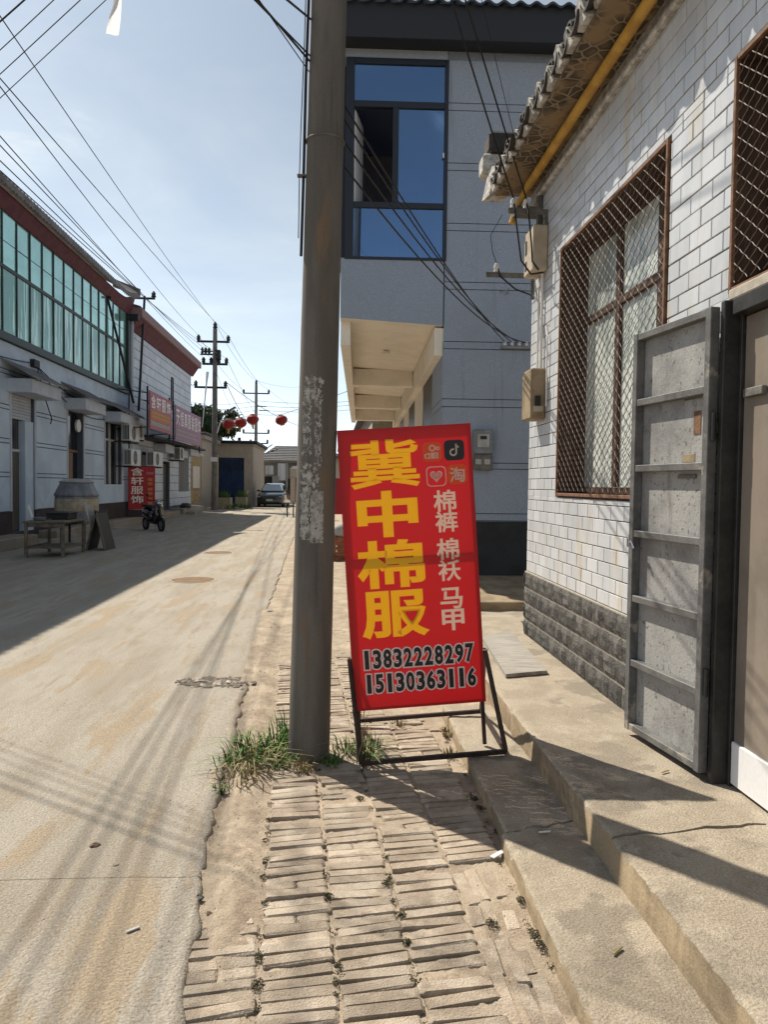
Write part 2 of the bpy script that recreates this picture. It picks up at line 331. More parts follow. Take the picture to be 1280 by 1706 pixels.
def soffit_mat():
    m = M('cracked_stone_paper', (.2, .16, .12), None, .9, bump=.3); t = m.node_tree; N = t.nodes; L = t.links; b = N['Principled BSDF']
    g = N.new('ShaderNodeNewGeometry'); nz = N.new('ShaderNodeTexNoise'); nz.inputs['Scale'].default_value = 6
    mxv = N.new('ShaderNodeMix'); mxv.data_type = 'RGBA'; mxv.inputs[0].default_value = .06; L.new(g.outputs['Position'], nz.inputs[0]); L.new(g.outputs['Position'], mxv.inputs[6]); L.new(nz.outputs['Color'], mxv.inputs[7])
    v = N.new('ShaderNodeTexVoronoi'); v.feature = 'DISTANCE_TO_EDGE'; v.inputs['Scale'].default_value = 11; L.new(mxv.outputs[2], v.inputs[0])
    r = N.new('ShaderNodeValToRGB'); r.color_ramp.elements[0].position = .02; r.color_ramp.elements[0].color = (.27, .21, .15, 1); r.color_ramp.elements[1].position = .10; r.color_ramp.elements[1].color = (.05, .045, .035, 1)
    e = r.color_ramp.elements.new(.5); e.color = (.14, .10, .065, 1); L.new(v.outputs['Distance'], r.inputs[0])
    n2 = N.new('ShaderNodeTexNoise'); n2.inputs['Scale'].default_value = 4; L.new(g.outputs['Position'], n2.inputs[0])
    mr = N.new('ShaderNodeMapRange'); mr.inputs[1].default_value = .45; mr.inputs[2].default_value = .6; L.new(n2.outputs[0], mr.inputs[0])
    mc = N.new('ShaderNodeMix'); mc.data_type = 'RGBA'; mc.inputs[7].default_value = (.24, .17, .10, 1); L.new(mr.outputs[0], mc.inputs[0]); L.new(r.outputs[0], mc.inputs[6]); L.new(mc.outputs[2], b.inputs['Base Color'])
    return m
A['soffit'] = soffit_mat()

# ------------------------------------------------------------------ lettering
_tc = {}
def text_mesh(txt, off=0.0, depth=.0006):
    k = (txt, off, depth)
    if k in _tc: return _tc[k]
    cu = bpy.data.curves.new('letter', 'FONT'); cu.body = txt; cu.size = 1; cu.bevel_depth = off; cu.bevel_resolution = 0; cu.extrude = 0 if off else depth; cu.resolution_u = 3
    o = bpy.data.objects.new('letter', cu); COL.objects.link(o)
    dg = bpy.context.evaluated_depsgraph_get(); dg.update()
    me = bpy.data.meshes.new_from_object(o.evaluated_get(dg)); bpy.data.objects.remove(o); bpy.data.curves.remove(cu)
    xs = [v.co.x for v in me.vertices] or [0]; ys = [v.co.y for v in me.vertices] or [0]
    _tc[k] = (me, min(xs), max(xs), min(ys), max(ys)); return _tc[k]
def letter(txt, parent, mat, cx, cz, w, h, y, off=0., name='lettering', mtx=None, depth=.0006):
    """text fitted into a w x h box centred at (cx, cz) on the x-z plane facing -y (local to parent)"""
    me, x0, x1, y0, y1 = text_mesh(txt, off, depth)
    sx = w/max(x1-x0, 1e-4); sy = h/max(y1-y0, 1e-4); kz = depth/off if off else 1.0
    m2 = bpy.data.meshes.new(name)
    V = []
    for v in me.vertices:
        p = Vector((cx+(v.co.x-(x0+x1)/2)*sx, y-v.co.z*kz, cz+(v.co.y-(y0+y1)/2)*sy)); V.append(tuple(mtx @ p if mtx else p))
    m2.from_pydata(V, [], [tuple(p.vertices) for p in me.polygons]); m2.update(); m2.materials.append(mat)
    o = bpy.data.objects.new(name, m2); COL.objects.link(o); o.parent = parent; return o

# ================================================================== SETTING
g = MB().quad((-900, -900, -.09), (900, -900, -.09), (900, 900, -.09), (-900, 900, -.09)).build('ground', A['ground'])
tag(g, 'dusty bare ground around the village street', None); struct(g)

# ---- road of cast concrete slabs
EDGE = [(-4, -.30), (0, -.36), (2.1, -.435), (2.75, -.50), (3.8, -.575), (5.76, -.66), (9, -.80), (14, -.95), (30, -1.35), (60, -2.0), (140, -3)]
def edge_x(y):
    for (a, b), (c, d) in zip(EDGE, EDGE[1:]):
        if y <= c: return lerp(b, d, max(0, (y-a)/(c-a)))
    return EDGE[-1][1]
def jag(y): return .035*fb(y*1.7, 3.1)+.02*fb(y*7, 9.3)+.008*fb(y*30, 1.3)
def road_z(x, y): return .018+.008*fb(x*.5, y*.3, 2)+.003*fb(x*3, y*3, 7)
road = thing('road', 'pale dusty concrete road running down the village street', None, (-3, 0, 0)); struct(road)
JY = [-4.2, -.65, 2.9, 6.45, 8.8, 12.4, 16, 19.6, 23.2, 27, 31, 35, 40, 46, 53, 62, 90, 140]
for a, b in zip(JY, JY[1:]):
    n = 70 if b < 13 else 24
    mb = MB()
    def f(u, v, a=a, b=b):
        gap = .0015
        y = lerp(a+gap, b-gap, v); e = edge_x(y)+jag(y)
        if v in (0, 1): y += .010*fb(u*6, a if v == 0 else b)+.004*fb(u*40, a if v == 0 else b)
        if u > .97: return (e+.004, y, -.05)
        uu = u/.96; x = lerp(-7.35, e, 1-(1-min(uu, 1))**1.6)
        return (x, y, road_z(x, y)-(.010 if uu > .985 else 0))
    mb.grid(50, n, f); mb.smooth = False
    o = mb.build('concrete_slab', A['road'], road, fix=False)
    for p in o.data.polygons: p.use_smooth = True
# ---- dirt verge
def sm(a, b, x): t = min(max((x-a)/(b-a), 0), 1); return t*t*(3-2*t)
def dirt_z(x, y):
    z = -.011+.005*fb(x*5, y*5, 1)+.005*fb(x*22, y*22, 4)+.004*fb(x*47, y*47, 6)
    left = sm(-.20, -.34, x+.058*(y-2.1))*sm(2.2, 2.7, y)
    z += left*(.028+.008*fb(x*9, y*9, 2))
    z += .018*sm(5.2, 7.5, y)*(1 if x < .8 else .5)+.006*sm(.50, .66, x)*fb(x*4, y*3, 8)
    z += .02*max(0, 1-((x+.12)**2+(y-4.25)**2)/.16)
    z -= .022*sm(.07, .0, abs(x-edge_x(y)-.02))*(1-sm(5, 7, y))
    return z
mb = MB()
mb.grid(150, 420, lambda u, v: (lambda y: (lambda x: (x, y, dirt_z(x, y)))(lerp(edge_x(y)-.06, 1.35, u)))(.6+8.4*v**1.5))
mb.smooth = True
struct(tag(mb.build('dirt_verge', A['dirt'], fix=False), 'tan dirt verge between the road and the concrete steps', None))
mb = MB(); mb.grid(40, 80, lambda u, v: (lambda y: (lambda x: (x, y, .006+.012*fb(x, y*.5, 3)+.004*fb(x*6, y*6)))(lerp(edge_x(y)-.05, 3.0, u)))(8.98+52*v**1.4)); mb.smooth = True
struct(tag(mb.build('far_dirt_verge', A['dirt'], fix=False), 'dusty strip beside the road below the balcony', None))

# ---- brick paving: bricks on edge in leaning columns
def brick_mesh(seed, L=.238, Wd=.0528, H=.06):
    rr = random.Random(seed); mb = MB().bbox(-L/2, L/2, -Wd/2, Wd/2, -H, 0, .006)
    for v in mb.v:
        v.x += rr.uniform(-.008, .005); v.y += rr.uniform(-.0045, .003); v.z += rr.uniform(-.004, .002) if v.z > -.03 else 0
    return mb
BV = []
for i in range(10):
    L = .238 if i < 7 else (.15, .11, .19)[i-7]
    b = brick_mesh(i, L); me = b.mesh('brick'); me.materials.append(A['brick']); BV.append((b, me))
pav = thing('brick_pavement', 'tan brick footpath of bricks laid on edge in columns', None, (.1, 3, 0)); struct(pav)
spots = []
rr = random.Random(3)
for c in range(-1, 4):
    ph = rr.uniform(0, .05); y = 1.62+ph
    while y < 8.2:
        w = .0565*rr.uniform(.90, 1.12); yy = y
        y += w
        xc = -.215+.256*(c+.5)-.058*(yy-2.1)
        if rr.random() < .035+.05*sm(4.5, 8, yy): continue
        if c == -1 and yy > 2.62: continue
        if c == 3 and (yy < 3.0 or yy > 5 or rr.random() < .12): continue
        z = .002+.006*fb(xc*3, yy*4, 5)+rr.uniform(-.004, .004)
        ang = R(7.5+3*fb(yy*.8, c*3.1)+rr.uniform(-2.2, 2.2))
        tilt = (R(rr.uniform(-1.8, 1.8)), R(rr.uniform(-2, 2)))
        if rr.random() < .08:
            k1, k2 = 8, 8
            spots.append((xc-.062, yy-.008, z, ang, tilt, 8)); spots.append((xc+.062, yy+.008, z-.003, ang+R(3), tilt, 8))
        else: spots.append((xc+rr.uniform(-.006, .006), yy, z, ang, tilt, rr.randrange(7) if rr.random() > .06 else 9))
for k in range(34):      # lengthwise edge bricks by the step
    yy = 1.7+(k % 11)*.225+rr.uniform(-.03, .03); xx = .56+.062*(k//11)-.03*(yy-2.1)
    if yy > 3.0 or rr.random() < .16: continue
    spots.append((xx+rr.uniform(-.01, .01), yy, -.004+rr.uniform(-.006, .004), R(93+rr.uniform(-6, 6)), (R(rr.uniform(-3, 3)), R(rr.uniform(-2, 2))), rr.choice([0, 1, 2, 8, 9])))
spots = [s for s in spots if abs(s[0]) < 2]
spots.sort(key=lambda s: (s[0]**2+s[1]**2) + (50 if s[1] < 1.95 else 0))
mbr = MB()
for i, (x, y, z, a, t, k) in enumerate(spots):
    if i < 300: inst(BV[k][1], 'brick', pav, Vector((x, y, z))-pav.location, (t[0], t[1], a))
    else:
        m = Matrix.Translation((x, y, z)) @ Matrix.Rotation(a, 4, 'Z') @ Matrix.Rotation(t[1], 4, 'Y') @ Matrix.Rotation(t[0], 4, 'X'); n = len(mbr.v)
        mbr.v += [m @ v for v in BV[k][0].v]; mbr.f += [tuple(n+q for q in f) for f in BV[k][0].f]
mbr.build('paving_bricks', A['brick'], pav)['kind'] = 'stuff'

# ---- concrete steps
def slab(parent, name, xf, xb, ya, yb, z0, z1, seed, nx=22, ny=150):
    """cast slab: xf front edge x, xb back x, ya/yb functions of u giving the end lines"""
    mb = MB(); prof = [0, 0, .010, .022] 
    def f(u, v):
        i = round(u*(nx+3)); uu = max(0, (i-3)/nx)
        y = lerp(ya(uu), yb(uu), v); x0 = xf+.006*fb(y*1.6, seed)+.005*fb(y*17, seed+3); chip = max(0, fb(y*9, seed+7)-.12)*.05+max(0, fb(y*31, seed+5)-.1)*.018
        zt = z1+.004*fb(uu*5, y*2, seed)+.0018*fb(uu*16, y*9, seed)
        if i == 0: return (x0-.012, y, z0)
        if i == 1: return (x0-.002, y, zt-.008-chip)
        if i == 2: return (x0+.004+chip, y, zt-.002)
        return (lerp(x0+.012+chip, xb, uu), y, zt)
    mb.grid(nx+3, ny, f)
    # end faces
    for v in (0, 1):
        row = [f(i/(nx+3), v) for i in range(nx+4)]
        for p, q in zip(row[1:], row[2:]): mb.quad(p, q, (q[0], q[1], z0), (p[0], p[1], z0))
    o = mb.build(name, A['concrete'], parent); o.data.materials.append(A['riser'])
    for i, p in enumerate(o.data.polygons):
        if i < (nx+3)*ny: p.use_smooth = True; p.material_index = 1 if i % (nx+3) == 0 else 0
    return o
steps = thing('concrete_steps', 'two low cracked concrete steps along the tiled building', None, (1.2, 3, 0)); struct(steps)
ck = lambda base, amp, s: (lambda u: base+amp*u+.028*fb(u*5, s)+.01*fb(u*20, s))
e0 = lambda v: (lambda u: v)
G = .005
c1 = ck(2.76, .10, 1.0); c2 = ck(3.10, .12, 2.0); c3 = ck(2.64, .03, 3.0)
slab(steps, 'upper_step', 1.13, 1.96, e0(.6), lambda u: c1(u)-G, -.05, .206, 1)
slab(steps, 'upper_step', 1.13, 1.96, lambda u: c1(u)+G, e0(7.7), -.05, .210, 2, ny=220)
slab(steps, 'lower_step', .765, 1.20, e0(.6), lambda u: c2(u)-G, -.05, .066, 3)
slab(steps, 'lower_step', .785, 1.20, lambda u: c2(u)+G, lambda u: 4.95+.06*fb(u*4, 1), -.05, .070, 4)
# crumbled concrete beyond the platform, and the apron of the blue building
mb = MB(); mb.grid(30, 20, lambda u, v: (lerp(1.05, 3.6, u), lerp(7.72, 8.42, v), .13+.02*fb(u*6, v*4, 3))); mb.smooth = True
struct(tag(mb.build('gap_floor', A['concrete'], fix=False), 'dusty ground in the gap between the two right-hand buildings', None))
mb = MB().bbox(1.05, 7, 8.42, 11.02, -.06, .232, .012)
struct(tag(mb.build('building_apron', A['riser'], None), 'low concrete apron below the dark plinth of the blue building', None)); 
# ---- left pavement and door steps
mb = MB().bbox(-8.3, -7.36, 6, 46, -.08, .05, .01); struct(tag(mb.build('left_pavement', A['road']), 'shaded concrete strip along the buildings across the road', None))
for x1, y0, y1, z1, lb in ((-7.35, 12.0, 18.6, .28, 'wide door step of the blue-grey building at the left edge'), (-7.5, 20.2, 29.2, .26, 'long low step along the blue-grey building behind the oven'),
                           (-7.3, 31.6, 35.2, .28, 'door step below the purple sign'), (-7.35, 36.4, 42.0, .34, 'long step along the white tiled building'), (-6.9, 36.8, 38.3, .17, 'short extra step before the white tiled building')):
    mb = MB().bbox(-8.02, x1, y0, y1, .0, z1, .02)
    struct(tag(mb.build('door_step', A['road']), lb, None))

# ================================================================== NEAR CONCRETE POLE
PB, PT = Vector((-.127, 4.2, -.1)), Vector((.035, 4.2, 9.0))
def pole_at(z): t = (z+.1)/9.1; return PB.lerp(PT, t), lerp(.1215, .078, t)
pole = thing('utility_pole', 'thick leaning concrete utility pole with torn paper scraps, left of the red sign', 'utility pole', (-.125, 4.2, 0))
mb = MB(); mb.smooth = True
zs = [-.1+9.1*i/60 for i in range(61)]
mb.tube([pole_at(z)[0]+Vector((.0015*fb(z*3, 1), 0, 0)) for z in zs], [pole_at(z)[1]+.0012*fb(z*5, 2) for z in zs], 40)
mb.build('shaft', A['pole'], pole)
def scrap(px0, px1, py0, py1, seed, dens):
    """torn paper still glued to the shaft: small curved cells left after tearing"""
    rr = random.Random(seed); mb = MB(); cz = .006; n = 0
    a = aty((px0+px1)/2, py1, 4.08).z; b = aty((px0+px1)/2, py0, 4.08).z
    z = a
    while z < b:
        c, r = pole_at(z); r += .0012
        x0 = aty(px0, (py0+py1)/2, 4.1).x-c.x; x1 = aty(px1, (py0+py1)/2, 4.1).x-c.x
        p0, p1 = math.asin(max(-.97, min(.97, x0/r))), math.asin(max(-.97, min(.97, x1/r))); k = max(2, int((p1-p0)*r/.006))
        for i in range(k):
            u, w = (i+.5)/k, (z-a)/(b-a)
            e = min(u, 1-u, w*1.5, (1-w)*1.5)
            if fb(u*5+seed, w*9*(b-a)/.3, seed)+.55*fb(u*22, w*40, seed+2) < dens-min(e, .22)*2.2: continue
            q = []
            for du, dz in ((0, 0), (1, 0), (1, 1), (0, 1)):
                ph = lerp(p0, p1, (i+du)/k); q.append((c.x+r*math.sin(ph), c.y-r*math.cos(ph), z+dz*cz))
            mb.quad(*q); n += 1
        z += cz
    if n: mb.build('paper_scrap', A['poster'], pole)
scrap(508, 540, 626, 668, 1, .36); scrap(524, 537, 660, 780, 2, .40); scrap(500, 533, 770, 828, 3, .36); scrap(517, 539, 820, 905, 4, -.16); scrap(500, 516, 818, 900, 5, .05)
scrap(503, 520, 640, 760, 6, .42)
# clamps on the shaft
for z in (3.55, 4.4, 6.2):
    c, r = pole_at(z); MB().tube([c+Vector((math.cos(a)*(r+.004), math.sin(a)*(r+.004), 0)) for a in [i*math.pi/12 for i in range(24)]], .006, 4, closed=True).build('clamp_band', A['angle'], pole)
def cable(name, pts, r, label, group, sag=0, n=14, mat='black', seg=5):
    """one cable through points, each span hanging by sag"""
    P = []; pts = [Vector(p) for p in pts]
    for a, b in zip(pts, pts[1:]):
        for i in range(n):
            t = i/n; P.append(a.lerp(b, t)-Vector((0, 0, sag*4*t*(1-t))))
    P.append(pts[-1]); mb = MB(); mb.smooth = True; mb.tube(P, r, seg)
    return tag(mb.build(name, A[mat]), label, 'cable', group)
def onpole(z, side=-1, gap=.012): c, r = pole_at(z); return Vector((c.x+side*(r+gap), c.y-.02, z))
cable('riser_cable', [onpole(2.9), onpole(3.4), onpole(3.9, gap=.016), onpole(4.5), onpole(6)], .009, 'thick black cable running up the left side of the near pole', None)
cable('riser_cable', [onpole(3.0, gap=.03), onpole(3.35, gap=.035), onpole(3.6, gap=.035), onpole(4.1, gap=.03), onpole(5, gap=.03)], .003, 'thin wire hanging beside the left edge of the near pole', None)
MB().box(onpole(3.35).x-.035, onpole(3.35).x+.02, 4.16, 4.2, 3.345, 3.352).build('clip', A['angle'], pole)

# ================================================================== RED SIGN
TH = R(-4.25)
sg = thing('standing_sign', 'red standing sign with large yellow characters leaning beside the near pole', 'sign', (.588, 4.15, .060), (0, TH, R(-1)))
def sheetmat(name, c, tr=.5, rough=.4):
    m = bpy.data.materials.new(name); m.use_nodes = True; t = m.node_tree; N = t.nodes; L = t.links; b = N['Principled BSDF']
    b.inputs['Base Color'].default_value = (*c, 1); b.inputs['Roughness'].default_value = rough; b.inputs['Specular IOR Level'].default_value = .35
    tl = N.new('ShaderNodeBsdfTranslucent'); tl.inputs[0].default_value = (*c, 1); ms = N.new('ShaderNodeMixShader'); ms.inputs[0].default_value = tr
    L.new(b.outputs[0], ms.inputs[1]); L.new(tl.outputs[0], ms.inputs[2]); L.new(ms.outputs[0], N['Material Output'].inputs[0]); return m
SM = {k: sheetmat('film_'+k, c, t) for k, c, t in (('red', (.55, .011, .015), .26), ('yellow', (.90, .60, .035), .50), ('cream', (.82, .66, .57), .45), ('white', (.84, .80, .78), .3), ('black', (.012, .01, .012), .02), ('orange', (.80, .13, .03), .4))}
PX0, PX1, PZ0, PZ1 = -.428, .342, .257, 1.885; PWd, PHt = PX1-PX0, PZ1-PZ0
panel = MB().grid(6, 10, lambda u, v: (lerp(PX0, PX1, u), -.012, lerp(PZ0, PZ1, v))).build('panel', SM['red'], sg, local=True, fix=False)
mbf = MB()
for x in (PX0+.0125, PX1-.0125): mbf.bbox(x-.0125, x+.0125, -.008, .017, PZ0, PZ1, .002)
for z in (PZ0+.0125, PZ1-.0125): mbf.bbox(PX0+.026, PX1-.026, -.008, .017, z-.0125, z+.0125, .002)
mbf.build('panel_frame', A['frameblk'], sg, local=True)
MB().bbox(PX0+.026, PX1-.026, -.007, .016, PZ1-.755, PZ1-.735, .002).build('crossbar', A['frameblk'], sg, local=True)
# film wrapped round the panel edge
mbe = MB()
for x0, x1 in ((PX0-.002, PX0-.0005), (PX1+.0005, PX1+.002)): mbe.box(x0, x1, -.0125, .018, PZ0, PZ1)
mbe.box(PX0-.002, PX1+.002, -.0125, .018, PZ1+.0005, PZ1+.002); mbe.build('film_edge', SM['red'], sg, local=True)
for x in (PX0+.018, PX1-.018): MB().bbox(x-.011, x+.011, -.006, .016, .0, PZ0-.001, .002).build('leg', A['frameblk'], sg, local=True)
BX, BY0, BY1 = .412, -.17, .56
for y in (BY0, BY1): MB().bbox(-BX, BX, y-.0125, y+.0125, 0, .025, .002).build('base_bar', A['frameblk'], sg, local=True)
for x in (-BX, BX): MB().bbox(x-.0122, x+.0122, BY0+.013, BY1-.013, 0, .0246, .002).build('base_bar', A['frameblk'], sg, local=True)
for x, xb in ((PX0-.012, -BX), (PX1+.014, BX)):
    MB().tube([(x, -.004, .56), (xb, BY0, .02)], .014, 4).build('strut', A['frameblk'], sg, local=True)
    MB().tube([(x, .012, .56), (xb, BY1, .02)], .014, 4).build('strut', A['frameblk'], sg, local=True)
MB().bbox(PX1-.004, PX1+.03, -.02, -.0135, .56, .568, .001).build('strut_pin', A['chrome'], sg, local=True)
def sp(u, v): return PX0+u*PWd, PZ1-v*PHt
YL = -.0135
for ch, u, v, w, h, of in (('冀', .338, .125, .52, .170, .020), ('中', .338, .302, .46, .165, .036), ('棉', .340, .480, .51, .172, .030), ('服', .350, .660, .51, .170, .030)):
    cx, cz = sp(u, v); letter(ch, panel, SM['yellow'], cx, cz, w*PWd, h*PHt, YL, of, 'character')
for ch, u, v in (('棉', .775, .268), ('裤', .778, .343), ('棉', .777, .440), ('袄', .779, .517), ('马', .783, .617), ('甲', .787, .695)):
    cx, cz = sp(u, v); letter(ch, panel, SM['cream'], cx, cz, .172*PWd, .077*PHt, YL, .022, 'character')
for tx, u, v in (('13832228297', .505, .818), ('15130363116', .512, .905)):
    cx, cz = sp(u, v); n = len(tx); W_ = .86*PWd; cw = W_/n
    for i, ch in enumerate(tx):
        x = cx+(i-(n-1)/2)*cw; w = cw*(.44 if ch == '1' else .86)
        letter(ch, panel, SM['white'], x, cz, w+.015, .068*PHt+.015, YL, .085, 'digit_outline')
        letter(ch, panel, SM['black'], x, cz, w*.94, .068*PHt, YL-.0012, .036, 'digit')
def rsq(cx, cz, s, y, rad=.22, w=None):
    out = []
    for qx, qz, a0 in ((1, 1, 0), (-1, 1, 90), (-1, -1, 180), (1, -1, 270)):
        for k in range(6):
            a = R(a0+k*18); out.append((cx+qx*s*(.5-rad)+s*rad*math.cos(a), y, cz+qz*s*(.5-rad)+s*rad*math.sin(a)))
    return out
def ring(mb, cx, cz, r0, r1, y, a0=0, a1=360, n=24, ex=1.0):
    for k in range(n):
        t0, t1 = R(lerp(a0, a1, k/n)), R(lerp(a0, a1, (k+1)/n))
        mb.quad((cx+r0*math.cos(t0), y, cz+ex*r0*math.sin(t0)), (cx+r1*math.cos(t0), y, cz+ex*r1*math.sin(t0)), (cx+r1*math.cos(t1), y, cz+ex*r1*math.sin(t1)), (cx+r0*math.cos(t1), y, cz+ex*r0*math.sin(t1)))
def disc(mb, cx, cz, r, y, n=16): mb.quad(*[(cx+r*math.cos(2*math.pi*k/n), y, cz+r*math.sin(2*math.pi*k/n)) for k in range(n)])
IS = .145*PWd; Y1, Y2, Y3 = YL, YL-.0010, YL-.0020
def rect(mb, x0, x1, z0, z1, y): mb.quad((x0, y, z0), (x1, y, z0), (x1, y, z1), (x0, y, z1))
def cut_film():
    """the film is unprinted under each character, so daylight shines through the characters too"""
    for o in [c for c in COL.objects if c.parent == panel and c.name.startswith('character')]:
        yc = sum(v.co.y for v in o.data.vertices)/len(o.data.vertices); ym = max(max(abs(v.co.y-yc) for v in o.data.vertices), 1e-6)
        bm = bmesh.new(); bm.from_mesh(o.data)
        for v in bm.verts: v.co.y = (v.co.y-yc)*.01/ym
        bmesh.ops.remove_doubles(bm, verts=bm.verts, dist=1e-6)
        me = bpy.data.meshes.new('cutter'); bm.to_mesh(me); bm.free()
        cu = bpy.data.objects.new('cutter', me); COL.objects.link(cu)
        pm = panel.data.copy(); po = bpy.data.objects.new('film', pm); COL.objects.link(po); po.location.y = .012
        md = po.modifiers.new('cut', 'BOOLEAN'); md.operation = 'DIFFERENCE'; md.solver = 'EXACT'; md.use_self = True; md.object = cu
        dg = bpy.context.evaluated_depsgraph_get(); dg.update(); res = bpy.data.meshes.new_from_object(po.evaluated_get(dg))
        bm = bmesh.new(); bm.from_mesh(res); bmesh.ops.delete(bm, geom=[f for f in bm.faces if any(abs(v.co.y+.012) > 2e-5 for v in f.verts)], context='FACES'); bm.to_mesh(res); bm.free()
        a0 = sum(p.area for p in panel.data.polygons); a1 = sum(p.area for p in res.polygons)
        if .2*a0 < a1 < a0: panel.data = res
        bpy.data.objects.remove(cu); bpy.data.objects.remove(po)
cut_film()
cx, cz = sp(.474, .674); MB().quad((cx-.045, -.0119, cz+.036), (cx+.045, -.0119, cz+.036), (cx+.012, -.0119, cz-.036), (cx-.012, -.0119, cz-.036)).build('film_patch', SM['red'], panel, local=True)
# camera icon
cx, cz = sp(.700, .093); ic = MB().quad(*rsq(cx, cz, IS, Y1)).build('icon', SM['orange'], panel, local=True)
mk = MB(); ring(mk, cx+.002, cz+.022, .011, .020, Y2); ring(mk, cx+.034, cz+.019, .005, .012, Y2)
for q in (((-.045, -.012), (-.013, -.004), (-.013, -.040), (-.045, -.034)), ((-.008, -.004), (.036, -.004), (.036, -.038), (-.008, -.038))): mk.quad(*[(cx+a, Y2, cz+b) for a, b in q])
mk.build('emblem', SM['cream'], panel, local=True)
mk = MB(); mk.quad(*[(cx+a, Y3, cz+b) for a, b in ((-.036, -.016), (-.022, -.013), (-.022, -.032), (-.036, -.029))])
for k in range(3): rect(mk, cx+.010, cx+.030, cz-.014-.008*k, cz-.011-.008*k, Y3)
mk.build('emblem', SM['orange'], panel, local=True)
# black icon with a note
cx, cz = sp(.868, .091); MB().quad(*rsq(cx, cz, IS*1.05, Y1)).build('icon', SM['black'], panel, local=True)
mk = MB(); ring(mk, cx-.006, cz-.012, .0125, .0225, Y2, 75, 360, 22); rect(mk, cx+.0065, cx+.0165, cz-.012, cz+.036, Y2)
ring(mk, cx+.0300, cz+.0345, .0135, .0235, Y2, 178, 262, 8)
mk.build('emblem', SM['cream'], panel, local=True)
# heart icon
cx, cz = sp(.722, .180); o_, i_ = rsq(cx, cz, IS*1.04, Y1), rsq(cx, cz, IS*.93, Y1); mk = MB()
for k in range(len(o_)): mk.quad(o_[k], o_[(k+1) % len(o_)], i_[(k+1) % len(o_)], i_[k])
mk.build('icon', SM['cream'], panel, local=True)
mk = MB(); pts = []
for k in range(40):
    t = 2*math.pi*k/40; pts.append((cx+.0024*16*math.sin(t)**3*.95, Y1, cz+.0024*(13*math.cos(t)-5*math.cos(2*t)-2*math.cos(3*t)-math.cos(4*t))+.003))
for k in range(40): mk.quad((cx, Y1, cz+.004), pts[k], pts[(k+1) % 40])
mk.build('emblem', SM['cream'], panel, local=True)
mk = MB()
for k in range(10):
    a = 2*math.pi*k/10+.2; q = .019 if k % 2 else .022; x, z = cx+q*math.cos(a)*1.05, cz+.006+q*math.sin(a)*.85
    mk.quad(*[(x+.0075*math.cos(a+b)*(1 if b in (0, math.pi) else .42), Y2, z+.0075*math.sin(a+b)*(1 if b in (0, math.pi) else .42)) for b in (0, math.pi/2, math.pi, 3*math.pi/2)])
ring(mk, cx, cz+.005, .0065, .0085, Y2, n=12)
mk.build('emblem', SM['red'], panel, local=True)
# orange icon with a character
cx, cz = sp(.880, .177); MB().quad(*rsq(cx, cz, IS*1.02, Y1)).build('icon', SM['orange'], panel, local=True)
letter('淘', panel, SM['cream'], cx, cz-.002, IS*.80, IS*.78, Y2, .016, 'character')

# ================================================================== TILED BUILDING ON THE RIGHT
WX = 1.85
rb = thing('tiled_building', 'single-storey white tiled building with dark block plinth and tiled eave at right', 'building', (WX, 4.0, .2))
WIN1 = (3.96, 5.83, 1.55, 3.53); WIN2 = (1.6, 3.27, 2.53, 3.58); DOOR = (1.6, 3.26, .1, 2.47)
holes = [WIN1, WIN2, DOOR]
mb = MB()
for y0, y1, z0, z1 in rects(.8, 6.72, .15, 4.5, holes): mb.box(WX+.008, WX+.30, y0, y1, z0, z1)
mb.build('wall', A['grout'], rb)
MB().box(WX+.012, WX+4, 6.722, 6.75, .05, 4.6).build('end_wall', A['mortar'], rb)
MB().box(WX+3.9, WX+4, .8, 6.7, .05, 4.5).build('back_wall', A['mortar'], rb)
TW, THh, TG = .218, .0965, .0062
def tile_mesh(w, h):
    return MB().bbox(0, .012, 0, w, 0, h, .0028)
tfull = tile_mesh(TW-TG, THh-TG); tfm = tfull.mesh('wall_tile'); tfm.materials.append(A['tile'])
tiles = []; row = 0; z = .812
while z < 4.3:
    y = 1.0-(TW/2 if row % 2 else 0)-.03
    while y < 6.72:
        for a, b, c, d in rects(max(y, .9), min(y+TW-TG, 6.72), z, z+THh-TG, [(h[0]-.03, h[1]+.03, h[2]-.03, h[3]+.03) for h in holes]):
            if b-a > .012 and d-c > .012: tiles.append((a, b, c, d))
        y += TW
    z += THh; row += 1
def vis(t):
    a, b, c, d = t; ym = (a+b)/2; zm = (c+d)/2
    v = ym > 2.9 and (zm-1.6) < .70*ym and not (3.3 < ym < 3.95 and zm < 2.4)
    return (0 if v else 100)+math.hypot(ym, zm-1.6)
tiles.sort(key=vis); mbt = MB()
for i, (a, b, c, d) in enumerate(tiles):
    if i < 300:
        if abs(b-a-(TW-TG)) < 1e-4 and abs(d-c-(THh-TG)) < 1e-4: me = tfm
        else: me = tile_mesh(b-a, d-c).mesh('wall_tile'); me.materials.append(A['tile'])
        j = random.uniform(-.0012, .0008)
        inst(me, 'wall_tile', rb, Vector((WX+j, a, c))-rb.location, (R(random.uniform(-.25, .25)), R(random.uniform(-.7, .7)), R(random.uniform(-.5, .5))))
    else:
        n = len(mbt.v); q = tile_mesh(b-a, d-c); j = random.uniform(-.0012, .0008); mbt.v += [v+Vector((WX+j, a, c)) for v in q.v]; mbt.f += [tuple(n+k for k in f) for f in q.f]
mbt.build('wall_tiles', A['tile'], rb)['kind'] = 'stuff'
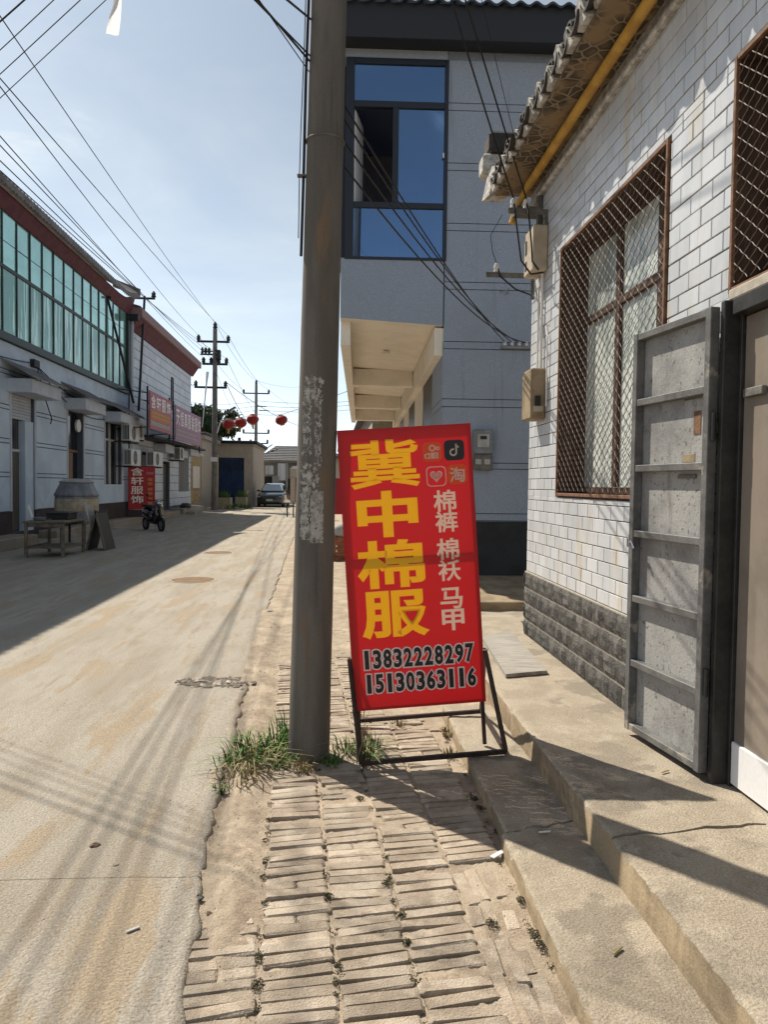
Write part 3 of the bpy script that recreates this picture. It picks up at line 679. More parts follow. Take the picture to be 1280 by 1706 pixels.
# split-face plinth blocks
MB().box(WX-.012, WX+.0075, 3.27, 6.73, .15, .806).build('plinth', A['palegrout'], rb)
PLB = []
for s in range(6):
    rr = random.Random(s+40); q = MB(); w, h = .208, .138
    def f(u, v, rr=rr):
        e = min(u, 1-u, v, 1-v); d = .004 if e < .01 else .020+rr.uniform(-.007, .007)
        return (-d, u*w, v*h)
    q.grid(5, 4, f)
    me = q.mesh('plinth_block', fix=False); me.materials.append(A['split']); PLB.append(me)
for r_ in range(4):
    y = 3.30-(.11 if r_ % 2 else 0)
    while y < 6.70:
        y0 = max(y, 3.28); wd = min(y+.218, 6.72)-y0-.008
        if wd > .03: inst(random.choice(PLB), 'plinth_block', rb, Vector((WX-.0125, y0, .210+r_*.150))-rb.location, (0, 0, 0), (1, wd/.208, 1))
        y += .218
# moulding, soffit, eave
MB().bbox(WX-.045, WX+.006, .9, 6.74, 4.20, 4.245, .012).build('moulding', A['mortar'], rb)
MB().bbox(WX-.02, WX+.006, .9, 6.74, 4.246, 4.335, .006).build('moulding', A['mortar'], rb)
MB().box(1.50, WX+.3, .5, 6.80, 4.337, 4.365).build('soffit', A['soffit'], rb)
mb = MB(); mb.smooth = True; mb.tube([(1.715, .9+i*.5, 4.285) for i in range(12)]+[(1.715, 6.42, 4.285)], .036, 14); mb.build('gas_pipe', A['pipe'], rb)
def arc_tile(y, r, z, x0, x1, rise, up, th=.014, n=8, span=160):
    mb = MB(); secs = []
    for x in (x0, lerp(x0, x1, .5), x1):
        zz = z+(x-x0)*rise; q = []
        for rad in (r, r-th):
            ks = range(n+1) if rad == r else range(n, -1, -1)
            for k in ks:
                a = R(-span/2+span*k/n); q.append((x, y+rad*math.sin(a), zz+(rad*math.cos(a) if up else -rad*math.cos(a))))
        secs.append(q)
    return mb.loft(secs)
rr = random.Random(5)
yy = .9
while yy < 6.75:
    dz = rr.uniform(-.012, .012); dx = rr.uniform(-.02, .02)
    arc_tile(yy, .105, 4.475+dz, 1.425+dx, 2.15, .42, False).build('eave_tile', A['rooftile'], rb)
    arc_tile(yy+.11, .070, 4.445+dz, 1.440+dx, 2.15, .42, True).build('eave_tile', A['rooftile'], rb)
    m = MB(); zc = 4.366
    xm = 1.442+rr.uniform(-.012, .012); hm = rr.uniform(.85, 1.1)
    m.loft([[(xm+.03, yy+.11-.085, zc+.002), (xm+.03, yy+.11+.085, zc+.002), (xm, yy+.11+.052, zc+.105*hm), (xm, yy+.11, zc+.135*hm), (xm, yy+.11-.052, zc+.10*hm)],
            [(1.60, yy+.11-.085, zc+.002), (1.60, yy+.11+.085, zc+.002), (1.60, yy+.11+.06, zc+.12), (1.60, yy+.11, zc+.14), (1.60, yy+.11-.06, zc+.12)]])
    m.build('mortar_fill', A['mortar'], rb)
    yy += .22
MB().quad((1.62, .5, 4.54), (1.62, 6.8, 4.54), (4.0, 6.8, 5.6), (4.0, .5, 5.6)).build('roof_slope', A['rooftile'], rb)
MB().loft([[(1.44, 6.80, 4.34), (1.62, 6.80, 4.34), (1.62, 6.80, 4.62), (1.50, 6.80, 4.62)], [(1.40, 6.93, 4.33), (1.62, 6.93, 4.33), (1.62, 6.93, 4.66), (1.47, 6.93, 4.66)]]).build('verge_mortar', A['mortar'], rb)
MB().bbox(1.41, 1.66, 6.94, 7.16, 4.62, 4.80, .02).build('verge_block', A['mortar'], rb)
MB().bbox(1.46, 1.75, 6.90, 7.2, 4.805, 5.0, .03).build('verge_tile', A['rooftile'], rb)

# windows with diamond wire grilles
def grille(y0, y1, z0, z1, x, dy=.099, dz=.082, r=.0027):
    mb = MB(); k = dz/dy; L_ = y1-y0; H_ = z1-z0
    for sgn in (1, -1):
        n = int((H_+k*L_)/dz)+1
        for i in range(n):
            c = (i+.5)*dz-(k*L_ if sgn > 0 else 0)
            P = []
            m = int(L_/(dy/4))
            for j in range(m+1):
                yv = L_*j/m; zv = c+(k*yv if sgn > 0 else -k*yv)
                if -1e-6 <= zv <= H_: P.append((x+(.0028 if j % 2 else -.0028)*sgn, y0+yv, z0+zv))
            if len(P) > 1: mb.tube(P, r, 4, caps=False)
    return mb
def window(name, y0, y1, z0, z1, mull, trans, deep, lbl):
    w = MB()
    for a, b, c, d in ((y0-.016, y0+.008, z0-.016, z1+.016), (y1-.008, y1+.016, z0-.016, z1+.016), (y0+.0085, y1-.0085, z0-.016, z0+.008), (y0+.0085, y1-.0085, z1-.008, z1+.016)): w.bbox(WX-.014, WX+.006, a, b, c, d, .003)
    o = w.build(name, A['rust'], rb); o['label'] = lbl
    grille(y0+.005, y1-.005, z0+.005, z1-.005, WX-.003).build('wire_grille', A['wire'], o)
    e = .0035; v = MB()
    v.box(WX+.007, WX+deep, y0-.02, y0+e, z0-.01, z1+.01).box(WX+.007, WX+deep, y1-e, y1+.02, z0-.01, z1+.01).box(WX+.007, WX+deep, y0+e, y1-e, z1-e, z1+.02).box(WX+.007, WX+deep, y0+e, y1-e, z0-.02, z0+e)
    v.build('reveal', A['wood'], o)
    x = WX+deep-.05
    for a, b, c, d in [(y0+.004, y0+.06, z0+.004, z1-.004), (y1-.06, y1-.004, z0+.004, z1-.004)]+[(m-.045, m+.045, z0+.062, z1-.062) for m in mull]: MB().bbox(x-.02, x+.03, a, b, c, d, .004).build('stile', A['wood'], o)
    for c, d in [(z0+.004, z0+.06), (z1-.06, z1-.004)]+[(t-.03, t+.03) for t in trans]: MB().bbox(x-.022, x+.028, y0+.061, y1-.061, c, d, .004).build('rail', A['wood'], o)
    ys = [y0+.05]+sorted(mull)+[y1-.05]; zt = [z0+.05]+trans+[z1-.05]
    for a, b in zip(ys, ys[1:]):
        for c, d in zip(zt, zt[1:]): MB().box(x+.004, x+.010, a+.008, b-.008, c+.008, d-.008).build('pane', A['frosted'], o)
    return o
window('window', *WIN1, [4.42, 5.10], [2.94], .25, 'large window with rusty frame, whitish panes and diamond wire grille')
window('window', *WIN2, [2.5], [], .24, 'small transom window with diamond wire grille above the doorway')
MB().box(WX+.45, WX+.47, 1.6, 6.5, .2, 4.3).build('inner_wall', A['interior'], rb)
# doorway
MB().bbox(WX-.052, WX+.045, 3.236, 3.272, .205, 2.475, .004).build('door_post', A['dark_steel'], rb)
MB().bbox(WX+.020, WX+.10, 3.212, 3.2355, .205, 2.43, .003).build('door_jamb', A['dark_steel'], rb)
MB().bbox(WX-.03, WX+.10, 1.6, 3.2115, 2.40, 2.475, .004).build('door_head', A['dark_steel'], rb)
MB().bbox(WX-.02, WX+.08, 1.6, 3.27, 2.476, 2.528, .006).build('lintel_sill', A['palegrout'], rb)
MB().bbox(WX-.03, WX+.25, 1.6, 3.27, .12, .209, .004).build('threshold', A['concrete'], rb)
idr = MB().bbox(WX+.025, WX+.07, 1.9, 3.208, .225, .425, .004).build('inner_door', A['whitef'], rb)
MB().box(WX+.038, WX+.048, 1.9, 3.208, .426, 2.395).build('pane', A['beigepane'], idr)
MB().bbox(WX+.012, WX+.0375, 3.03, 3.18, 2.02, 2.06, .004).build('handle', A['angle'], idr)
# open steel door leaf folded back against the wall
Hg, Fr = Vector((1.805, 3.285, 0)), Vector((1.714, 3.945, 0)); tdir = (Fr-Hg).normalized(); LW = (Fr-Hg).length
ndir = Vector((-tdir.y, tdir.x, 0))     # towards the street
LM = Matrix((( tdir.x, ndir.x, 0, Hg.x), (tdir.y, ndir.y, 0, Hg.y), (0, 0, 1, 0), (0, 0, 0, 1)))
Z0, Z1 = .245, 2.455
leaf = MB().box(.02, LW-.02, -.004, .0, Z0+.01, Z1-.01, LM).build('door_leaf', A['sheet'], rb); leaf['label'] = 'open grey steel door leaf with six panels folded back on the wall'
for a, b in ((0, .042), (LW-.042, LW)): MB().bbox(a, b, .0005, .050, Z0, Z1, .003, LM).build('stile', A['steel'], leaf)
for i in range(7):
    zc = lerp(Z0+.0205, Z1-.0205, i/6); MB().bbox(.0425, LW-.0425, .0005, .046, zc-.0185, zc+.0185, .003, LM).build('rail', A['steel'], leaf)
MB().bbox(.12, .175, .001, .003, 1.87, 1.985, .0005, LM).build('rust_patch', A['rust'], leaf)
MB().bbox(.14, .28, .001, .014, 1.655, 1.675, .003, LM).build('bolt_bar', A['angle'], leaf)
MB().bbox(.12, .26, .001, .0025, 2.045, 2.10, .0004, LM).build('scuff_label', A['angle'], leaf)
MB().bbox(.16, .26, .001, .0022, 1.735, 1.775, .0004, LM).build('scuff_label', A['meter_brown'], leaf)
for zz in (.62, 1.83): MB().tube([LM @ Vector((-.012, .03, zz)), LM @ Vector((-.012, .03, zz+.13))], .011, 8).build('hinge', A['dark_steel'], leaf)
q = MB().bbox(LW-.005, LW+.018, .02, .052, 1.27, 1.325, .004, LM); q.tube([LM @ Vector((LW+.006+.012*math.cos(a), .036, 1.325+.022*math.sin(a))) for a in [i*math.pi/6 for i in range(7)]], .004, 5); q.build('padlock', A['chrome'], leaf)
MB().tube([LM @ Vector((LW-.01, .045, 1.30)), LM @ Vector((LW-.05, .062, 1.31)), LM @ Vector((LW-.075, .058, 1.27))], .009, 6).build('hasp', A['chrome'], leaf)

# things fixed to the far end of the tiled wall
def elbox(name, lab, y0, y1, x0, z0, z1, mat, slots):
    t = thing(name, lab, 'meter box', ((x0+WX)/2, (y0+y1)/2, z0))
    MB().bbox(x0, WX-.001, y0, y1, z0, z1, .012).build('case', mat, t)
    for a, b, c, d in slots: MB().box(x0-.003, x0+.001, a, b, c, d).build('slot', A['dark'], t)
    return t
elbox('junction_box', 'upper beige junction box below the eave corner', 6.22, 6.52, 1.715, 3.49, 3.88, A['beige'], [(6.42, 6.48, 3.68, 3.80), (6.42, 6.48, 3.54, 3.62)])
t = elbox('meter_box', 'lower brown weathered meter box on the tiled wall', 6.20, 6.50, 1.715, 2.20, 2.64, A['meter_brown'], [])
MB().box(1.75, 1.80, 6.194, 6.201, 2.28, 2.40).build('meter_window', A['dark'], t)
MB().bbox(1.735, 1.825, 6.188, 6.1995, 2.26, 2.31, .003).build('terminal_cover', A['beige'], t)
for x, y, z0, z1, r, lab in ((1.825, 6.30, 2.645, 3.485, .014, 'white conduit rising from the lower meter box'), (1.835, 6.44, 2.645, 3.40, .009, 'thin white conduit left of the thicker one')):
    tag(MB().tube([(x, y, z0), (x, y, z1)], r, 8).build('conduit', A['white_pvc']), lab, 'conduit')
tag(MB().tube([(1.83, 6.13, 2.30), (1.83, 6.13, 2.9), (1.835, 6.2, 3.0)], .007, 6).build('conduit', A['white_pvc']), 'short pale pipe beside the lower meter box', 'conduit')
def bracket(y, x0, z, drop, lab, ins=()):
    t = thing('wall_bracket', lab, 'bracket', (WX, y, z), group='angle-iron wall brackets')
    MB().bbox(x0, WX+.02, y-.025, y+.025, z-.003, z+.003, .001).bbox(x0, WX+.02, y-.0253, y-.0195, z-.045, z-.0035, .001).build('arm', A['angle'], t)
    MB().bbox(WX-.03, WX+.022, y-.031, y-.026, z-drop, z-.002, .001).build('leg', A['angle'], t)
    for x in ins: MB().lathe([(.012, 0), (.026, .01), (.022, .035), (.027, .045), (.02, .08), (.008, .09)], 10, (x, y, z+.003)).build('insulator', A['ceramic'], t)
    return t
bracket(6.28, 1.50, 4.02, .24, 'upper angle bracket carrying two white insulators under the eave', (1.545, 1.66))
bracket(6.69, 1.40, 3.585, .24, 'lower angle bracket with one white insulator', (1.50,))
tag(MB().bbox(1.62, 1.84, 6.45, 6.60, 4.06, 4.12, .004).bbox(1.80, 1.845, 6.4, 6.449, 3.9, 4.2, .004).build('gas_bracket', A['angle']), 'dark bracket plate holding the end of the yellow pipe', 'bracket')
tag(MB().tube([(1.715, 6.43, 4.285), (1.715, 6.56, 4.27), (1.66, 6.62, 4.16), (1.62, 6.62, 4.02)], .03, 10).build('pipe_elbow', A['pipe']), 'orange-yellow elbow of the gas pipe under the eave corner', 'pipe')

# ================================================================== GREY-BLUE TWO-STOREY BUILDING BEHIND THE SIGN
BA = R(-2.2)
c0 = aty(737, 700, 11.0)
bb = thing('balcony_house', 'two-storey grey pebble-dash house with dark roof and overhanging balcony', 'building', (c0.x, 11.0, .0), (0, 0, BA))
KX = 11/1200
def lx(px): return (px-737)*KX
def lz(px, py): return 1.6+(853-44+.0125*(px-640)-py)*KX
FZ = [.232, 1.07]          # plinth band
lines = [868, 856, 781, 771, 678, 665, 582, 570, 484, 472, 388, 376, 290, 278, 193, 181]
zl = sorted(lz(800, y) for y in lines)
# the wall core, and bands of pebble dash between recessed joints
MB().box(.012, 6.0, .012, 14, .2, 8.3).build('wall_core', A['navy'], bb, local=True)
MB().bbox(-.004, 6.0, -.016, .011, .2, 1.06, .003).build('plinth', A['bluedark'], bb, local=True)
MB().bbox(-.016, .011, .012, 1.55, .2, 1.06, .003).build('plinth', A['bluedark'], bb, local=True)
zz = [1.061]+zl+[8.30]
GJ = .011
for a, b in zip(zz, zz[1:]):
    MB().bbox(0, 6.0, -.012, .0115, a+GJ*.5, b-GJ*.5, .002).build('plaster_band', A['bluewall'], bb, local=True)
    if b < 4.2: MB().bbox(-.012, .0115, .0, 1.55, a+GJ*.5, b-GJ*.5, .002).build('plaster_band', A['bluewall'], bb, local=True)
# street side under the balcony: pilasters, doors, ledge beam
YD = [1.55, 3.6, 5.6, 7.8, 9.8, 12.0, 14.0]
for i in range(6):
    y0, y1 = YD[i], YD[i+1]
    if i % 2 == 0:
        MB().box(.02, .25, y0, y1, 3.05, 4.0).build('lintel', A['cream'], bb, local=True)
        d = MB().bbox(.16, .22, y0+.08, y1-.08, .24, 3.04, .004).build('door', A['glass_dark'], bb, local=True)
        for yv in (y0+.06, (y0+y1)/2, y1-.06): MB().bbox(.11, .155, yv-.04, yv+.04, .24, 3.04, .004).build('door_stile', A['navy'], d, local=True)
        for zv in (2.3, .9): MB().bbox(.12, .154, y0+.11, (y0+y1)/2-.045, zv-.03, zv+.03, .003).bbox(.12, .154, (y0+y1)/2+.045, y1-.11, zv-.03, zv+.03, .003).build('door_rail', A['navy'], d, local=True)
    else: MB().bbox(-.012, .30, y0, y1, .2, 4.0, .006).build('pier', A['cream'], bb, local=True)
MB().bbox(-.14, .011, .02, 14, 3.60, 4.02, .01).build('ledge_beam', A['cream'], bb, local=True)
# balcony box
XL = -1.575; zS, zP, zT = 4.06, 5.03, 7.98
mb = MB()      # soffit slightly higher at the street side
mb.loft([[(XL, -.012, zS+.07), (-.014, -.012, zS-.02), (-.014, -.012, zS+.12), (XL, -.012, zS+.2)], [(XL, 14, zS+.07), (-.014, 14, zS-.02), (-.014, 14, zS+.12), (XL, 14, zS+.2)]]).build('balcony_floor', A['cream'], bb, local=True)
MB().loft([[(XL-.003, -.02, zS+.075), (-.016, -.02, zS-.015), (-.016, -.02, zP), (XL-.003, -.02, zP)], [(XL-.003, .12, zS+.075), (-.016, .12, zS-.015), (-.016, .12, zP), (XL-.003, .12, zP)]]).build('parapet', A['bluewall'], bb, local=True)
MB().box(XL-.004, XL+.12, .121, 14, zS+.08, zP).build('parapet', A['bluewall'], bb, local=True)
MB().box(XL+.0, XL+.15, .2, 14, zS-.30, zS+.068).build('edge_beam', A['cream'], bb, local=True)
for yb in (4.45, 8.9, 12.6): MB().bbox(XL+.151, -.145, yb, yb+.3, zS-.33, zS+.03, .01).build('cross_beam', A['cream'], bb, local=True)
for yb in (2.3, 6.6):
    q = MB().lathe([(.07, 0), (.07, .02), (.03, .025)], 14, (-.8, yb, zS-.03)); q.build('ceiling_lamp', A['ceramic'], bb, local=True)
MB().box(XL, 6.0, -.012, 14, zT+.02, 8.31).build('upper_beam', A['bluewall'], bb, local=True)
MB().bbox(-.014, -.001, -.0225, -.0125, zS, zP, .001).build('joint_strip', A['navy'], bb, local=True)
# enclosed balcony inside
MB().box(-.014, .0115, .0, 14, zP-.6, zT).build('inner_side', A['interior'], bb, local=True)
MB().box(XL+.13, -.02, 3.2, 3.3, zP-.7, zT+.01).build('inner_partition', A['interior'], bb, local=True)
q = MB().bbox(-.62, -.10, 3.10, 3.19, zP-.6, 7.4, .006).build('inner_door', A['whitef'], bb, local=True); MB().bbox(-.54, -.18, 3.085, 3.099, zP-.4, 7.28, .002).build('inner_door_glass', A['glass_dark'], q, local=True)
# end window: navy frame, four lights
wf = MB(); x0, x1 = lx(571), lx(740)-.006; wz0, wz1 = lz(650, 437), lz(650, 111)
X = lambda p: lx(p); Z = lambda p: lz(655, p)
bars = [(x0, X(585), wz0, wz1), (X(733), x1, wz0, wz1), (X(585), X(733), Z(120), wz1), (X(585), X(733), wz0, Z(432)), (X(585), X(733), Z(190), Z(180)), (X(585), X(733), Z(352), Z(343)), (X(648), X(658), Z(343), Z(190))]
for a, b, c, d in bars: wf.bbox(a+.0005, b-.0005, -.03, .05, c+.0005, d-.0005, .004)
ow = wf.build('end_window', A['navy'], bb, local=True)
for a, b, c, d in ((X(585), X(733), Z(180), Z(120)), (X(658), X(733), Z(343), Z(190)), (X(585), X(733), Z(432), Z(352))): MB().box(a-.004, b+.004, .004, .010, c-.004, d+.004).build('pane', A['glass_blue'], ow, local=True)
wm = Matrix.Translation((X(585), .05, 0)) @ Matrix.Rotation(R(78), 4, 'Z')
MB().bbox(0, .55, -.02, .02, Z(341), Z(192), .004, wm).build('open_sash', A['whitef'], ow, local=True)
MB().bbox(X(733)-.02, X(733)+.0, -.05, -.031, Z(270), Z(262), .003).build('window_handle', A['whitef'], ow, local=True)
for k in range(7):
    y0 = .2+k*1.95; fr = MB()
    for a, b, c, d in ((y0, y0+.07, zP, zT), (y0+1.85, y0+1.92, zP, zT), (y0+.0705, y0+1.8495, zP, zP+.07), (y0+.0705, y0+1.8495, zT-.07, zT)): fr.box(XL-.004, XL+.06, a, b, c+.001, d-.001)
    f_ = fr.build('side_window', A['navy'], bb, local=True); MB().box(XL+.02, XL+.026, y0+.066, y0+1.854, zP+.066, zT-.066).build('pane', A['glass_blue'], f_, local=True)
# roof: fascia box and corrugated tiles
MB().box(XL-.3, 6.2, -.30, -.013, 8.13, 8.16).build('eave_soffit', A['fascia'], bb, local=True)
MB().bbox(XL-.32, 6.2, -.35, -.301, 8.10, 8.60, .004).build('fascia', A['fascia'], bb, local=True)
MB().bbox(XL-.35, XL-.321, -.35, 14.4, 8.10, 8.60, .004).build('fascia', A['fascia'], bb, local=True)
mb = MB(); mb.smooth = True; nX = 34*8
def rf(u, v):
    x = lerp(XL-.42, 6.2, u); return (x, lerp(-.42, 7.2, v), 8.62+.03*math.sin(2*math.pi*(x)/.236)**1+lerp(0, 2.4, v))
mb.grid(nX, 2, rf); mb.build('roof', A['blueroof'], bb, local=True, fix=False)
mb = MB(); mb.smooth = True
def rf2(u, v):
    x = lerp(XL-.42, 6.2, u); return (x, -.42, 8.62+.03*math.sin(2*math.pi*x/.236)-.035*v)
mb.grid(nX, 1, rf2); mb.build('roof_edge', A['blueroof'], bb, local=True, fix=False)
MB().quad((XL-.42, 7.2, 11.02), (6.2, 7.2, 11.02), (6.2, 14.5, 8.62), (XL-.42, 14.5, 8.62)).build('roof_back', A['blueroof'], bb, local=True)
def bw(px, py): p = aty(px, py, 10.95); return p
# electricity meter
p = aty(804, 750, 10.93)
mt = thing('electricity_meter', 'grey electricity meter on the shaded wall right of the sign', 'meter', (p.x, 10.93, p.z), (0, 0, BA))
MB().bbox(-.155, .155, -.085, .0, -.06, .31, .015).build('case', A['zinc'], mt, local=True)
MB().bbox(-.145, .145, -.075, .0, -.31, -.065, .012).build('terminal_case', A['angle'], mt, local=True)
MB().bbox(-.09, .09, -.092, -.086, .04, .24, .002).build('dial_window', A['cloth'], mt, local=True)
MB().bbox(-.05, .05, -.096, -.0925, .16, .21, .001).build('display', A['dark'], mt, local=True)
for x in (-.07, .065): MB().bbox(x-.045, x+.045, -.083, -.0755, -.22, -.14, .003).build('breaker', A['cloth'], mt, local=True)
# insulator rack
p = aty(858, 577, 10.95)
rk = thing('insulator_rack', 'small rack of pale insulators on the shaded grey wall', 'insulators', (p.x, 10.94, p.z), (0, 0, BA))
MB().bbox(-.21, .24, -.06, .0, -.05, -.01, .003).build('rail', A['zinc'], rk, local=True)
for i in range(4): MB().lathe([(.016, -.009), (.03, .0), (.024, .03), (.03, .04), (.012, .07)], 10, (-.16+i*.11, -.03, 0)).build('insulator', A['ceramic'], rk, local=True)
RK = [rk.matrix_basis @ Vector((-.16+i*.11, -.03, .05)) for i in range(4)]
# small hook fitting
p = aty(843, 487, 10.94); tag(MB().tube([(p.x-.1, 10.93, p.z), (p.x, 10.88, p.z+.01), (p.x+.03, 10.86, p.z-.05)], .008, 6).tube([(p.x, 10.93, p.z-.04), (p.x+.02, 10.85, p.z+.03)], .008, 6).build('wall_hook', A['zinc']), 'tiny metal hook on the shaded grey wall above the rack', 'hook')
# plank
pk = [atz(803, 1062, .235), atz(850, 1050, .235), atz(912, 1118, .235), atz(843, 1124, .235)]
q = MB(); q.prism([(*p.xy, .213) for p in pk], (0, 0, .028)); tag(q.build('plank', A['plank']), 'weathered grey plank lying on the platform before the tiled wall', 'plank')

# ================================================================== ACROSS THE ROAD: BLUE-GREY SHOP WITH TEAL GLAZING
LX = -8.0
ba = thing('blue_grey_shop', 'pale blue-grey shop with a teal glass upper storey across the road', 'building', (LX, 20, 0))
YA0, YA1 = 8.0, 28.9
D1 = (18.62, 20.03, .3, 3.8); D2 = (22.45, 23.82, .3, 3.76); W3 = (26.02, 27.98, 1.52, 3.74); W0 = (12.0, 13.6, .3, 3.8)
hA = [D1, D2, W3, W0]
mb = MB()
for y0, y1, z0, z1 in rects(YA0, YA1, .0, 5.0, hA): mb.box(LX-.30, LX-.02, y0, y1, z0, z1)
mb.box(LX-.3, LX-.02, YA0, YA1, 5.0, 8.6); mb.box(LX-7, LX-.3, YA1-.25, YA1-.01, 0, 8.5).build('wall_core', A['plasterG'], ba)
gz = [.84, 1.70, 1.81, 2.53, 2.64, 3.36, 3.47, 4.22, 4.33, 5.0]
for a, b in zip(gz, gz[1:]):
    for y0, y1, z0, z1 in rects(YA0, YA1, a+.012, b-.012, [(h[0]-.09, h[1]+.09, h[2], h[3]+.09) for h in hA]): MB().bbox(LX-.019, LX, y0, y1, z0, z1, .004).build('plaster_panel', A['plasterA'], ba)
for y0, y1, z0, z1 in rects(YA0, YA1, .03, .838, [(h[0]-.001, h[1]+.001, h[2], h[3]) for h in hA]): MB().bbox(LX-.019, LX+.015, y0, y1, z0, z1, .004).build('plinth', A['plinthA'], ba)
for h in (D1, D2, W3):
    for a, b, c, d in ((h[0]-.085, h[0], h[2] if h is W3 else .84, h[3]+.08), (h[1], h[1]+.085, h[2] if h is W3 else .84, h[3]+.08)): MB().bbox(LX-.018, LX+.02, a, b, c, d, .004).build('surround', A['canopy'], ba)
def canopy(y0, y1, z):
    o = MB().bbox(LX-.01, LX+.62, y0, y1, z-.34, z-.002, .01).build('canopy', A['canopy'], ba)
    MB().loft([[(LX-.01, y0-.28, z+.42), (LX+.74, y0-.28, z-.001), (LX+.74, y0-.28, z+.03), (LX-.01, y0-.28, z+.45)], [(LX-.01, y1+.28, z+.42), (LX+.74, y1+.28, z-.001), (LX+.74, y1+.28, z+.03), (LX-.01, y1+.28, z+.45)]]).build('canopy_roof', A['tileA'], o)
canopy(18.35, 20.25, 4.12); canopy(22.2, 24.1, 4.10); canopy(25.8, 28.2, 4.06)
# door 1: roller shutter half open, grey-green gate
d = MB().box(LX-.22, LX-.2, *D1[:2], .3, 3.8).build('entrance', A['gatedark'], ba)
for i in range(8): MB().bbox(LX-.12, LX-.085, 18.64, 20.01, 3.18+i*.078, 3.25+i*.078, .006).build('shutter_slat', A['canopy'], d)
MB().bbox(LX-.199, LX-.17, 18.64, 19.45, .32, 2.35, .004).build('gate_leaf', A['gatedark'], d); MB().bbox(LX-.199, LX-.17, 18.64, 19.3, 2.42, 3.1, .004).build('transom', A['glass_dark'], d)
MB().bbox(LX-.199, LX-.16, 18.64, 19.6, 2.35, 2.42, .004).build('transom_bar', A['canopy'], d); MB().box(LX-.199, LX-.03, 19.5, 20.02, .3, 3.17).build('side_reveal', A['plasterA'], d)
# door 2: wooden
d = MB().box(LX-.22, LX-.2, *D2[:2], .3, 3.76).build('entrance', A['glass_dark'], ba)
MB().bbox(LX-.199, LX-.15, 22.5, 23.3, .32, 2.5, .004).build('wooden_leaf', A['doorwood'], d); MB().bbox(LX-.199, LX-.15, 22.5, 23.78, 2.52, 2.6, .004).build('transom_bar', A['doorwood'], d)
MB().lathe([(.20, 0), (.20, .06)], 16, (LX-.02, 23.3, 3.35), 'x').build('exhaust_fan', A['whitef'], d)
# window 3
d = MB().box(LX-.2, LX-.18, *W3[:2], 1.52, 3.74).build('shop_window', A['glass_dark'], ba)
for y in (26.06, 27.0, 27.94): MB().bbox(LX-.179, LX-.12, y-.05, y+.05, 1.53, 3.73, .004).build('stile', A['acw'], d)
MB().bbox(LX-.179, LX-.125, 26.115, 26.945, 3.1, 3.17, .004).bbox(LX-.179, LX-.125, 27.055, 27.885, 3.1, 3.17, .004).build('rail', A['acw'], d)
d = MB().box(LX-.22, LX-.2, *W0[:2], .3, 3.8).build('entrance', A['gatedark'], ba)
# teal curtain wall
MB().bbox(LX-.03, LX+.09, YA0, YA1-.2, 5.0, 5.20, .01).build('sill_beam', A['mull'], ba)
zA, zB, zC = 5.21, 6.78, 8.12
ys = []; y = 28.55
while y > YA0+.2: ys.append(y); y -= .80
for i, y in enumerate(ys): MB().bbox(LX-.01, LX+.03, y-.025, y+.025, zA, zC, .004).build('mullion', A['mull'], ba)
for a, b in zip(ys, ys[1:]):
    for c, e, m in ((zA, zB-.05, 'teal_low'), (zB+.05, zC, 'teal')):
        q = MB().quad((LX, b+.028, c), (LX, a-.028, c), (LX, a-.028, e), (LX, b+.028, e))
        tilt = random.uniform(-.006, .006)
        q.v[2].x += tilt; q.v[3].x += tilt+random.uniform(-.003, .003); q.build('glass_pane', A[m], ba)
    MB().bbox(LX-.01, LX+.028, b+.026, a-.026, zB-.048, zB+.048, .004).build('transom', A['mull'], ba)
    MB().bbox(LX-.004, LX+.010, b+.027, a-.027, zB+.62, zB+.635, .001).build('glazing_bar', A['mull'], ba)
# maroon fascia, barrel-tile eave with an upturned end
up = lambda y: .38*max(0, (y-26.9)/2.1)**2
mb = MB(); prof = [(LX-.03, 8.10), (LX+.05, 8.10), (LX+.24, 8.38), (LX+.24, 8.44), (LX-.03, 8.44)]
mb.loft([[(x, y, z+up(y)*(.0 if z < 8.2 else 1)) for x, z in prof] for y in [YA0, 20, 25, 26.9, 27.5, 28, 28.5, 29.0]]).build('fascia', A['maroon'], ba)
mb = MB(); n = 105*5
def tf(u, v):
    y = lerp(YA0, 29.1, u); s_ = math.sin(2*math.pi*y/.20); return (lerp(LX+.42, LX-3.0, v), y, 8.60+.035*s_+up(y)+lerp(0, 1.7, v))
mb.grid(n, 3, tf)
def te(u, v):
    y = lerp(YA0, 29.1, u); s_ = math.sin(2*math.pi*y/.20); return (LX+.42, y, 8.60+.035*s_+up(y)-v*(.17+.01*s_))
mb.grid(n, 1, te); mb.build('roof_tiles', A['tileA'], ba, fix=False)['kind'] = 'stuff'
MB().loft([[(LX+.46, 28.95, 8.9), (LX+.3, 29.15, 8.9), (LX+.3, 29.15, 9.12), (LX+.46, 28.95, 9.12)], [(LX-.6, 28.95, 9.2), (LX-.6, 29.15, 9.2), (LX-.6, 29.15, 9.5), (LX-.6, 28.95, 9.5)]]).build('end_ridge', A['tileA'], ba)
MB().bbox(LX-.1, LX+.45, 28.62, 28.9, 7.85, 8.08, .02).build('eave_bracket', A['fascia'], ba)
mb = MB(); mb.smooth = True; mb.tube([(LX+.12, 29.0, 7.9), (LX+.12, 29.0, .1)], .07, 10).build('downpipe', A['acw'], ba)
MB().bbox(LX+.0, LX+.10, 28.6, 28.86, 5.2, 8.05, .01).build('corner_post', A['mull'], ba)
